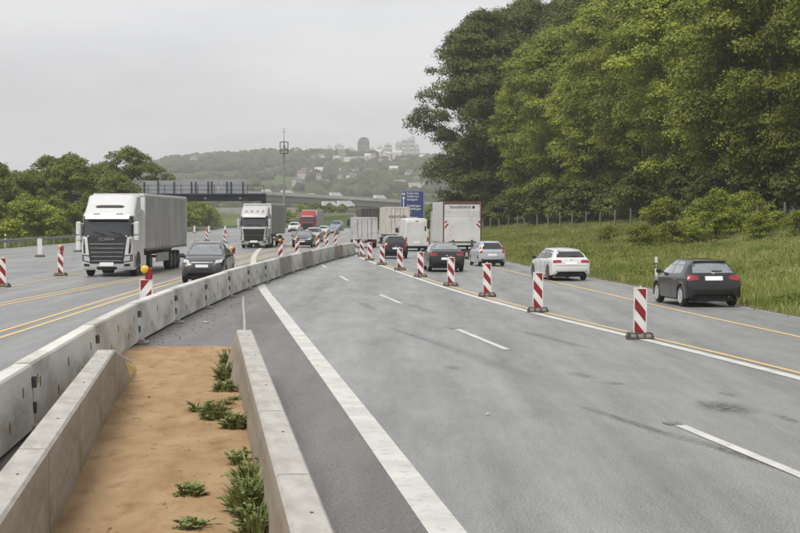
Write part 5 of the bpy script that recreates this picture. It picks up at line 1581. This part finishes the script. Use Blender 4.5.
for k, (kd, x, y, s, lab) in enumerate(front):
    tree(kd, x, y, s, k * 1.9, lab)
back = [('tall', 19.5, 246, 1.08), ('beech', 24.5, 232, 1.05), ('tall', 28.5, 214, 1.08), ('beech', 31.5, 198, 1.04), ('tall', 35, 182, 1.04), ('beech', 38, 166, 1.0), ('tall', 40, 150, 1.0), ('beech', 42, 136, 1.0), ('tall', 44, 122, .98),
        ('beech', 46, 109, .98), ('tall', 48, 96, .98), ('tall', 17.5, 256, 1.08), ('beech', 22.5, 250, 1.1), ('tall', 27, 240, 1.12), ('beech', 32, 222, 1.1), ('tall', 36, 204, 1.1)]
for k, (kd, x, y, s) in enumerate(back):
    tree(kd, x, y, s, k * 2.7 + 1, '%s tall dark beech from the left in the second row of the wood' % ORD[k])
for k in range(9):
    y = 250 - k * 18; x = forest_x(min(y, 236)) + 25 + (k % 3) * 2
    tree(['maple', 'tall'][k % 2], x, y, 1.0, k * 1.3, 'dark tree deep inside the wood behind the front rows', group='inner trees of the wood')

# shrubs and young trees in front of the wood
SH = {
    'under': tree_meshes(2.6, 1.7, .1, 46, 130, .1, 34, M_leafA, size=(.35, .7), top_pow=.75, shell=.3),
    'bush': tree_meshes(2.6, 1.7, .1, 46, 130, .075, 31, M_leafC, size=(.35, .7), top_pow=.75, shell=.3),
    'bush2': tree_meshes(2.3, 1.9, .1, 46, 130, .075, 32, M_leafB, size=(.35, .7), top_pow=.7, shell=.3),
    'young': tree_meshes(5.6, 1.6, .2, 70, 120, .09, 33, M_leafB, size=(.4, .8), top_pow=.75, shell=.3),
}
FT.update(SH)
shr = [('bush', 608, 130, .85, 'small dark shrub at the left of the shrub row, above the white estate'), ('bush', 638, 112, 1.0, 'dark round shrub left of the young bright tree'),
       ('bush2', 652, 116, 1.0, 'light green shrub behind the dark round shrub'), ('bush', 672, 110, 1.05, 'round shrub second left of the young bright tree'), ('bush2', 692, 114, 1.15, 'pale shrub directly left of the young bright tree'),
       ('young', 716, 112, 1.0, 'young bright green tree rising above the shrub row'), ('bush2', 736, 113, 1.1, 'shrub close right of the young bright tree'), ('bush', 757, 107, 1.05, 'wide shrub above the black hatchback\'s right end'),
       ('bush2', 776, 111, .9, 'pale low shrub second from the right frame edge'), ('bush', 800, 104, .9, 'shrub cut by the right frame edge'), ('bush', 664, 128, 1.4, 'large shrub under the trees behind the shrub row, left'),
       ('bush2', 705, 126, 1.5, 'large pale shrub under the trees behind the young tree'), ('bush', 745, 124, 1.4, 'large shrub under the trees behind the shrub row, right')]
for k, (kd, px, y, s, lab) in enumerate(shr):
    y = y - (9 if k < 10 else 4); s = s * (.6 if k < 10 else .7); x = (px - 400) / 1610 * y
    tree(kd, x, y, s, k * 1.1, lab, 'shrub' if kd != 'young' else 'tree', 'shrubs along the wood edge', 'shrub' if kd != 'young' else 'young_tree')
for k in range(22):      # dark undergrowth inside the wood edge
    y = 250 - k * 7.2; x = forest_x(min(y, 300)) + 3.5 + (k % 3) * 1.6
    tree('under', x, y, 1.5 + .5 * ((k * 7) % 5) / 5, k * .9, 'undergrowth shrub in the shade under the wood edge', 'shrub', 'undergrowth of the wood', 'shrub')

# trees behind the left guard rail
LT = {
    'round': tree_meshes(11.5, 5.2, .6, 95, 260, .13, 41, M_leafD, size=(.6, 1.3), top_pow=.85),
    'round2': tree_meshes(10.0, 4.4, .4, 85, 260, .13, 42, M_leafD, size=(.6, 1.3), top_pow=.8),
    'lowbush': tree_meshes(5.0, 3.6, .1, 60, 230, .12, 43, M_leafB, size=(.5, 1.1), top_pow=.7, shell=.3),
}
FT.update(LT)
GLt = 'trees behind the left guard rail'
for k, (kd, x, y, s, lab) in enumerate([
        ('round', -42.5, 252, 1.16, 'large round tree directly behind the first lorry\'s cab'), ('round2', -47.0, 246, 1.02, 'tree left of the large round tree behind the lorry'),
        ('round2', -42.2, 206, 1.05, 'bushy tree behind the guard rail left of the first lorry'), ('round', -46.0, 212, .90, 'tree behind the bushy tree left of the first lorry'),
        ('round2', -44.0, 190, .78, 'low bushy tree behind the left guard rail near the white beacon'), ('round2', -45.5, 178, .84, 'yellow-green bushy tree at the left frame edge'),
        ('round', -50.0, 196, .80, 'tree at the left frame edge behind the bushes'), ('round2', -40.5, 228, .90, 'small tree between the lorry mirror and the bushy trees'),
        ('lowbush', -39.8, 186, .95, 'low shrub at the guard rail left of the first lorry'), ('lowbush', -40.2, 172, .95, 'low shrub behind the guard rail by the marker post'),
        ('lowbush', -41.6, 160, .95, 'low shrub at the far left behind the guard rail'), ('lowbush', -44, 318, 1.25, 'shrub seen under the gantry, right of the first trailer'),
        ('lowbush', -49.5, 345, 1.35, 'big shrub under the gantry between the two lorries'), ('lowbush', -46, 352, 1.3, 'shrub in the middle under the gantry'), ('lowbush', -43.8, 362, 1.1, 'shrub under the gantry close to the second lorry'),
        ('round2', -52, 372, .75, 'tree behind the shrubs under the gantry')]):
    tree(kd, x, y, s, k * 1.7, lab, 'tree' if kd != 'lowbush' else 'shrub', GLt, 'broadleaf_tree' if kd != 'lowbush' else 'shrub')
for k, (x, y, s, lab) in enumerate([(-30.5, 425, .75, 'dark conical tree right beside the mast foot'), (-27, 445, .55, 'bush on the far bank left of the red lorry'), (-23.5, 446, .6, 'bush on the far bank above the red lorry'),
                                    (-19.5, 447, .55, 'bush on the far bank right of the red lorry'), (-16, 446, .5, 'bush on the far bank above the oncoming cars'), (-12.5, 445, .5, 'bush on the far bank left of the grey box truck'),
                                    (7.2, 345, .8, 'shrub right of the blue motorway sign'), (8.6, 300, .8, 'shrub between the blue sign and the box lorry')]):
    tree('lowbush', x, y, s, k * 1.9, lab, 'shrub', 'shrubs on the far bank', 'shrub')

# pale flower heads in the bank grass
nb = 150
wy_ = 42 + 90 * rng.random(nb) ** 1.3
wd_ = 2.0 + 18 * rng.random(nb)
wx_ = xr(wy_) + wd_
v, f = leaf_cloud(np.c_[wx_, wy_, verge_z(wd_, wy_) + .42], rng.uniform(.12, .5, nb), 14, .022, flat=.35)
go = link('wild_flowers', fast_mesh('wild_flowers', v, f, pmat('flower_white', (0.55, 0.55, 0.42), (0.45, 0.43, 0.25), scale=4, rough=.8))); go['kind'] = 'stuff'
tag(go, 'small pale flower heads scattered in the grass of the bank', 'flowers')
# leafy weeds mixed into the bank grass
nb = 420
wy_ = 40 + 120 * rng.random(nb) ** 1.3
wd_ = 1.0 + 26 * rng.random(nb)
wx_ = xr(wy_) + wd_
cz = verge_z(wd_, wy_) + .1
v, f = leaf_cloud(np.c_[wx_, wy_, cz], rng.uniform(.25, .75, nb), 90, .05, flat=.8)
go = link('bank_weeds', fast_mesh('bank_weeds', v, f, M_leafC)); go['kind'] = 'stuff'
tag(go, 'low leafy weeds growing among the grass of the right bank', 'weeds')

# ------------------------------------------------------------------ weeds beside the right wall
def weed(x, y, z, R0, h, n, label, broad=False):
    t = thing('weed_clump', label, 'weed', (x, y, z), 0, 'weeds growing in the sand')
    L_ = MB(); S_ = MB()
    rs = random.Random(int(x * 1000) ^ int(y * 77))
    for k in range(n):
        a = rs.uniform(0, 2 * math.pi); rr_ = R0 * rs.random() ** .6
        bx, by = math.cos(a) * rr_ * .45, math.sin(a) * rr_ * .6
        hh = h * (.18 + .82 * rs.random() ** 1.3) * (1 - .55 * rr_ / R0); ln = rs.uniform(.2, .75) * max(hh, .16)
        ex, ey = bx + math.cos(a + rs.uniform(-.8, .8)) * ln, by + math.sin(a + rs.uniform(-.8, .8)) * ln
        w = rs.uniform(.007, .014) * (1.6 if broad else 1)
        px_, py_ = -math.sin(a) * w, math.cos(a) * w
        m = ((bx * .6 + ex * .4), (by * .6 + ey * .4), hh * .65)
        L_.add([(bx - px_, by - py_, -.03), (bx + px_, by + py_, -.03), (m[0] + px_ * 1.3, m[1] + py_ * 1.3, m[2]), (m[0] - px_ * 1.3, m[1] - py_ * 1.3, m[2]), (ex, ey, hh)], [(0, 1, 2, 3), (3, 2, 4)])
        if k % 5 == 0:
            S_.tube([(bx, by, -.03), m, (ex, ey, hh * 1.05)], .004, 4)
            for q_ in range(6):
                u = .3 + .7 * q_ / 6; c = Vector(m).lerp(Vector((ex, ey, hh)), u); b2 = rs.uniform(0, 6.3); l2 = rs.uniform(.04, .09)
                d_ = Vector((math.cos(b2), math.sin(b2), .3)) * l2; s2 = Vector((-math.sin(b2), math.cos(b2), 0)) * l2 * .35
                L_.add([c, c + d_ * .5 + s2, c + d_, c + d_ * .5 - s2], [(0, 1, 2, 3)])
    me = L_.mesh('leaves', M_weed); link('leaves', me, t)
    S_.build('stems', M_weed, t)
    return t


for x, y, R0, h, n, lab in [(-2.95, 28.3, .34, .55, 420, 'farthest weed clump at the flared end of the right wall'), (-2.78, 26.0, .30, .50, 360, 'leafy weed clump touching the flared wall end'),
                            (-2.62, 24.2, .26, .34, 260, 'low weed tuft just before the flared wall end'),
                            (-2.42, 21.2, .34, .40, 300, 'spreading weed clump by the third wall block'), (-2.05, 20.2, .26, .38, 260, 'small weed clump hugging the third wall block'), (-2.75, 22.0, .18, .2, 60, 'thin sprig of weed out on the sand'),
                            (-1.42, 15.5, .22, .55, 300, 'tall grassy weed clump against the second wall block'), (-1.35, 14.3, .26, .62, 360, 'tall grassy weed clump in the bottom corner by the wall'),
                            (-1.95, 15.2, .20, .26, 140, 'flat weed tuft on the sand near the bottom edge'), (-1.15, 13.2, .25, .5, 320, 'weed clump cut by the bottom frame edge'), (-1.75, 13.6, .2, .22, 120, 'low grass tuft at the bottom edge on the sand')]:
    weed(x - .02, y, .06, R0 * 1.1, h * .78, int(n * .8), lab)

rt = random.Random(3)
for k in range(16):
    y = rt.uniform(13.5, 29.5)
    weed(RRX(y) - .18 - abs(rt.gauss(0, .12)), y, .06, rt.uniform(.05, .13), rt.uniform(.07, .24), rt.randrange(14, 46), 'small grass tuft at the foot of the right wall beside the sand')
tw = MB()
for k in range(46):
    y = rt.uniform(12, 33); x = rt.uniform(LRX(y) + .25, RRX(y) - .2); a = rt.uniform(0, 6.3); l2 = rt.uniform(.04, .16)
    tw.tube([(x, y, .078), (x + math.cos(a) * l2 * .5, y + math.sin(a) * l2 * .5, .085), (x + math.cos(a + .3) * l2, y + math.sin(a + .3) * l2, .078)], .004, 4)
o = tw.build('dry_stalks', pmat('dry_stalk', (0.30, 0.22, 0.12), (0.20, 0.14, 0.08), scale=20, rough=.9)); o['kind'] = 'stuff'; tag(o, 'dry stalks and twigs strewn over the sand', 'stalks')
# pebbles, crumbs and litter scattered on sand and asphalt
pb = MB()
for k in range(130):
    y = rng.uniform(11, 33); x = rng.uniform(LRX(y) + .2, RRX(y) - .2)
    s = rng.uniform(.004, .014) * (2.2 if k % 9 == 0 else 1)
    pb.lathe([(-s * .3, s * .5), (s * .1, s), (s * .5, s * .6)], 'z', 5, (x, y, .07))
o = pb.build('pebbles', pmat('pebble', (0.34, 0.24, 0.15), (0.22, 0.16, 0.10), scale=30, rough=0.9)); o['kind'] = 'stuff'; tag(o, 'small pebbles and crumbs lying on the orange sand', 'pebbles')
pb = MB()
for k in range(240):
    y = rng.uniform(24, 56)
    x = sbx(y) + .25 + abs(rng.normal(0, .5))
    s = rng.uniform(.01, .035)
    pb.lathe([(-s * .2, s * .6), (s * .1, s), (s * .4, s * .5)], 'z', 5, (x, y, .014))
o = pb.build('grit', pmat('grit_stone', (0.30, 0.27, 0.23), (0.18, 0.16, 0.14), scale=30, rough=0.9)); o['kind'] = 'stuff'; tag(o, 'loose grit along the foot of the white barrier', 'grit')
for x, y, s, lab in [(-2.1, 24.5, .11, 'brown leaf litter beside the right wall on the dark shoulder'), (-5.0, 41.5, .09, 'pale scrap of paper on the asphalt behind the sand'), (-2.15, 25.0, .16, 'long dry twig on the shoulder near the wall end'), (1.2, 22.0, .025, 'tiny white scrap on the grey carriageway')]:
    mb = MB(); mb.prism([(-s, -s * .8), (s * .3, -s * 1.6), (s, .2 * s), (s * .4, s * 1.3), (-s * .7, s)], 'z', 0, .012)
    o = mb.build('litter', pmat('litter_paper' if 'pale' in lab or 'white' in lab else 'litter_leaf', (0.6, 0.58, 0.52) if 'pale' in lab or 'white' in lab else (0.14, 0.08, 0.045), scale=20, rough=.9))
    o.location = (x, y, .013); tag(o, lab, 'litter')

# ------------------------------------------------------------------ far motorway viaduct, hillside, town
M_vconc = pmat('viaduct_concrete', (0.42, 0.415, 0.40), (0.35, 0.345, 0.33), scale=0.05, rough=0.8, dirt=(0.18, 0.175, 0.165), dirt_scale=0.1)
M_vdark = pmat('viaduct_girder', (0.20, 0.195, 0.185), (0.25, 0.245, 0.235), scale=0.08, rough=0.8)
M_vroad = pmat('far_asphalt', (0.20, 0.20, 0.195), (0.26, 0.26, 0.25), scale=0.03, rough=0.6)
VY0 = 780
pts = [(-190, 700, 13.5), (-120, 730, 14.2), (-66, 770, 14.0), (-20, 800, 11.6), (30, 840, 8.6), (90, 900, 6.0)]
t = thing('viaduct', 'long grey concrete motorway viaduct crossing the valley below the hillside', 'bridge', (0, 0, 0))


def sweep(pts_, sec):
    v, f = [], []
    for k, (x, y, z) in enumerate(pts_):
        a = Vector(pts_[max(k - 1, 0)]); b_ = Vector(pts_[min(k + 1, len(pts_) - 1)]); d = (b_ - a); d.z = 0; d.normalize()
        nrm = Vector((d.y, -d.x, 0))
        for (o_, h) in sec: v.append((x + nrm.x * o_, y + nrm.y * o_, z + h))
    K_ = len(sec)
    for a in range(len(pts_) - 1):
        for k in range(K_): f.append((a * K_ + k, a * K_ + (k + 1) % K_, (a + 1) * K_ + (k + 1) % K_, (a + 1) * K_ + k))
    f.append(tuple(range(K_))[::-1]); f.append(tuple(range((len(pts_) - 1) * K_, len(pts_) * K_)))
    return v, f


mb = MB(); mb.add(*sweep(pts, [(-8, -.6), (8, -.6), (8, 0), (-8, 0)])); mb.build('deck', M_vconc, t)
mb = MB(); mb.add(*sweep(pts, [(-6, -3.4), (6, -3.4), (6, -.61), (-6, -.61)])); mb.build('girder', M_vdark, t)
mb = MB(); mb.add(*sweep(pts, [(7.7, 0.001), (8.0, 0.001), (8.0, .9), (7.7, .9)])); mb.build('parapet', M_vconc, t)
for k in range(9):
    u = k / 8 * (len(pts) - 1); a = int(min(u, len(pts) - 2)); w = u - a
    p = Vector(pts[a]).lerp(Vector(pts[a + 1]), w)
    mb = MB(); mb.box(p.x - 2.5, p.x + 2.5, p.y - 1, p.y + 1, terr_z(p.x, p.y) - 2, p.z - 3.41); mb.build('pier', M_vconc, t)
t = thing('retaining_wall', 'pale concrete retaining wall of the lower far road', 'wall', (0, 0, 0))
pts2 = [(-150, 560, 5.2), (-90, 575, 6.2), (-40, 600, 6.4), (10, 640, 5.6), (60, 690, 4.8)]
mb = MB(); mb.add(*sweep(pts2, [(-.4, -8), (.4, -8), (.4, 0), (-.4, 0)])); mb.build('wall_face', M_vconc, t)
mb = MB(); mb.add(*sweep([(x, y + 9, z - .3) for x, y, z in pts2], [(-8, -.4), (8.0, -.4), (8.0, .35), (-8, .35)])); o = mb.build('far_road', M_vroad); struct(o)
vm = {}
for k, (u, v_, c, sz) in enumerate([(1.7, 3, 'grey', (2.4, 9, 3.4)), (2.05, 3, 'white', (2, 5, 2.3)), (2.5, 4, 'white', (2, 4.6, 1.6)), (2.75, 3, 'white', (2.3, 6.5, 2.8)), (3.2, 4, 'white', (2.3, 7, 2.9)), (3.5, 3, 'grey', (2, 4.6, 1.6)), (2.25, 4, 'white', (2.2, 6, 2.4))]):
    a = int(u); w = u - a
    p = Vector(pts[a]).lerp(Vector(pts[a + 1]), w); d = Vector(pts[a + 1]) - Vector(pts[a]); rz = -math.atan2(d.x, d.y)
    t = thing('distant_vehicle', '%s vehicle on the far viaduct, %s from the left' % ('grey' if c == 'grey' else 'white', ORD[[0, 1, 3, 4, 5, 6, 2][k]]), 'vehicle', (p.x, p.y, p.z + .005), rz, 'vehicles on the viaduct')
    W_, L_, H_ = sz
    mb = MB(); mb.prism([(-L_ / 2, .45), (-L_ / 2, H_), (L_ * .22, H_), (L_ * .36, H_ * .62), (L_ / 2, H_ * .5), (L_ / 2, .45)], 'x', -W_ / 2, W_ / 2); mb.build('body', M_box_w if c == 'white' else M_box_g, t)
    mb = MB()
    for y_ in (-L_ * .3, L_ * .32): mb.lathe([(-W_ / 2 - .02, .42), (W_ / 2 + .02, .42)], 'x', 10, (0, y_, .42))
    mb.build('wheels', M_tyre, t)
for k, (x, y, s) in enumerate([(-27, 619, 1.0), (-21, 623, 1.1)]):
    t = thing('distant_vehicle', ['left white van on the lower far road', 'right white van on the lower far road'][k], 'vehicle', (x, y, 6.43), -1.1, 'vehicles on the lower far road', s)
    mb = MB(); mb.prism([(-3, .45), (-3, 2.5), (1.6, 2.5), (2.4, 1.5), (3, 1.2), (3, .45)], 'x', -1, 1); mb.build('body', M_box_w, t)
    mb = MB()
    for y_ in (-2, 2): mb.lathe([(-1.02, .42), (1.02, .42)], 'x', 10, (0, y_, .42))
    mb.build('wheels', M_tyre, t)

# woodland on the far hillside: reads as one mass
ico = bmesh.new(); bmesh.ops.create_icosphere(ico, subdivisions=2, radius=1.0)
iv = np.array([v.co[:] for v in ico.verts]); ico.faces.ensure_lookup_table(); ifc = np.array([[v.index for v in f_.verts] for f_ in ico.faces]); ico.free()
nW = 8500
wr = 860 + 1650 * rng.random(nW) ** .8
wb = np.radians(rng.uniform(-17, 4.5, nW))
wx, wy = np.sin(wb) * wr, np.cos(wb) * wr
dens = np.sin(wx * .012 + 1) * np.sin(wy * .009) + .7 * np.sin(wx * .031 - wy * .017) + rng.normal(0, .35, nW)
brg_d = np.degrees(wb)
field = (brg_d > -5.3) & (brg_d < -3.2) & (wr > 1000) & (wr < 1650)
field |= (brg_d > -9.0) & (brg_d < -4.6) & (wr > 980) & (wr < 1280)
keepw = (dens > -.35) & ~(field & (rng.random(nW) > .12)) | (wr > 2150)
wx, wy, wr = wx[keepw], wy[keepw], wr[keepw]
wz = ground_z(wx, wy)
sc = rng.uniform(3.0, 6.8, len(wx))
V = []
for k in range(len(wx)):
    j_ = iv * (1 + .16 * rng.normal(size=(len(iv), 1)))
    V.append(j_ * np.array([sc[k], sc[k], sc[k] * rng.uniform(.75, 1.15)]) + np.array([wx[k], wy[k], wz[k] + sc[k] * .45]))
V = np.concatenate(V)
F = (ifc[None] + (np.arange(len(wx)) * len(iv))[:, None, None]).reshape(-1, 3)
M_wood = pmat('far_wood', (0.030, 0.043, 0.016), (0.075, 0.092, 0.032), scale=0.045, rough=0.9, detail=3, spec=0.1)
o = link('hillside_woodland', fast_mesh('hillside_woodland', V, F, M_wood)); o['kind'] = 'stuff'
tag(o, 'mass of trees covering the hazy far hillside', 'woodland')

# houses on the hillside
M_hw = [pmat('render_white', (0.66, 0.65, 0.62), scale=.3, rough=.8), pmat('render_cream', (0.55, 0.50, 0.42), scale=.3, rough=.8), pmat('render_grey', (0.42, 0.41, 0.40), scale=.3, rough=.8)]
M_hr = [pmat('roof_red_brown', (0.15, 0.105, 0.09), scale=.5, rough=.85), pmat('roof_grey', (0.16, 0.15, 0.15), scale=.5, rough=.85), pmat('roof_pale', (0.5, 0.49, 0.47), scale=.5, rough=.7)]
hs_me = []
for w, d, h, e in ((11, 9, 6, 4), (16, 10, 7, 4.5), (24, 12, 8, 1.0), (13, 9, 7, 4)):
    for a in range(3):
        mb = MB(); mb.box(-w / 2, w / 2, -d / 2, d / 2, -4, h)
        mb.cur = 1
        mb.prism([(-d / 2 - .5, h + .001), (d / 2 + .5, h + .001), (0, h + e)], 'x', -w / 2 - .5, w / 2 + .5)
        hs_me.append(mb.mesh('house', [M_hw[a], M_hr[(a + int(w)) % 3]]))
rh = random.Random(5)
for k in range(60):
    px = rh.uniform(296, 428) if k < 50 else rh.uniform(180, 300)
    r_ = rh.uniform(1350, 2200) if k < 50 else rh.uniform(1900, 2250)
    x = (px - 400) / 1610 * r_; y = math.sqrt(r_ * r_ - x * x)
    o = link('house', hs_me[rh.randrange(len(hs_me))])
    s = rh.uniform(.4, .7)
    o.location = (x, y, terr_z(x, y) + 3.0); o.rotation_euler = (0, 0, rh.uniform(-.8, .8)); o.scale = (s, s, s)
    tag(o, 'small pale house among trees on the far hillside', 'house', 'houses on the far hillside')

# tower blocks on the skyline
M_tw = pmat('tower_pale', (0.52, 0.51, 0.49), (0.45, 0.44, 0.43), scale=.1, rough=.8)
M_td = pmat('tower_dark', (0.085, 0.08, 0.085), (0.11, 0.10, 0.10), scale=.1, rough=.7)
M_tb = pmat('tower_window_band', (0.17, 0.18, 0.20), (0.22, 0.23, 0.25), scale=.3, rough=.4)
TWR = [(363.5, 11, 137.5, 1, 'dark rounded tower block, tallest on the skyline'), (404, 6, 141, 0, 'pale tower block left of the skyline pair beside the wood'), (411, 7, 138.5, 0, 'tallest pale tower block close to the wood'),
       (398, 4, 143, 0, 'slim pale block left of the skyline pair'), (388, 7, 145, 0, 'pale block midway between dark tower and pale pair'), (380, 6, 147.5, 0, 'low pale block right of the dark tower'), (372.5, 5, 149, 0, 'lowest block just right of the dark tower'),
       (350, 8, 148.5, 0, 'low pale block just left of the dark tower'), (339, 9, 145.5, 0, 'wide pale block second left of the dark tower'), (329, 7, 147.5, 0, 'pale block at the left end of the skyline group'), (321, 5, 149.5, 0, 'smallest pale block, leftmost on the skyline'), (417, 4, 146, 0, 'slim pale block touching the wood edge')]
for px, wpx, ytop, dk, lab in TWR:
    y = 2330; x = (px - 400) / 1610 * y
    w = wpx * y / 1610; ztop = 2.7 + (217.5 - ytop) * y / 1610
    zb = terr_z(x, y) - 6
    t = thing('tower_block', lab, 'tower block', (x, y, zb), 0.12, 'tower blocks on the skyline')
    h = ztop - zb
    mb = MB()
    if dk: mb.prism([(-w / 2, 0), (w / 2, 0), (w / 2, h * .84), (w * .38, h * .95), (w * .2, h), (-w * .2, h), (-w * .38, h * .95), (-w / 2, h * .84)], 'y', -8, 8)
    else: mb.box(-w / 2, w / 2, -7, 7, 0, h); mb.box(-w * .2, w * .2, -3, 3, h + .001, h + 3)
    wl_ = mb.build('wall', M_td if dk else M_tw, t)
    for q_ in range(int(h / 6)):
        z = 5 + q_ * 6
        if z + 2 < h * (.84 if dk else 1): b2 = MB(); b2.box(-w / 2 + 1, w / 2 - 1, -8.2 if dk else -7.2, -7.8 if dk else -6.8, z, z + 1.7); b2.build('window_band', M_tb, wl_)

# ------------------------------------------------------------------ haze
hz = bpy.data.materials.new('haze_air'); hz.use_nodes = True
hn = hz.node_tree.nodes; hl_ = hz.node_tree.links
hn.remove(hn['Principled BSDF'])
pv = hn.new('ShaderNodeVolumePrincipled'); pv.inputs['Color'].default_value = (1.0, 1.0, 1.0, 1); pv.inputs['Density'].default_value = 0.00027
hl_.new(pv.outputs[0], hn['Material Output'].inputs['Volume'])
mb = MB(); mb.box(-9500, 9500, -9500, 9500, -12, 165)
o = mb.build('haze', hz); o['kind'] = 'stuff'; o.display_type = 'WIRE'
tag(o, 'pale grey haze lying over the valley and the far hills', 'haze')
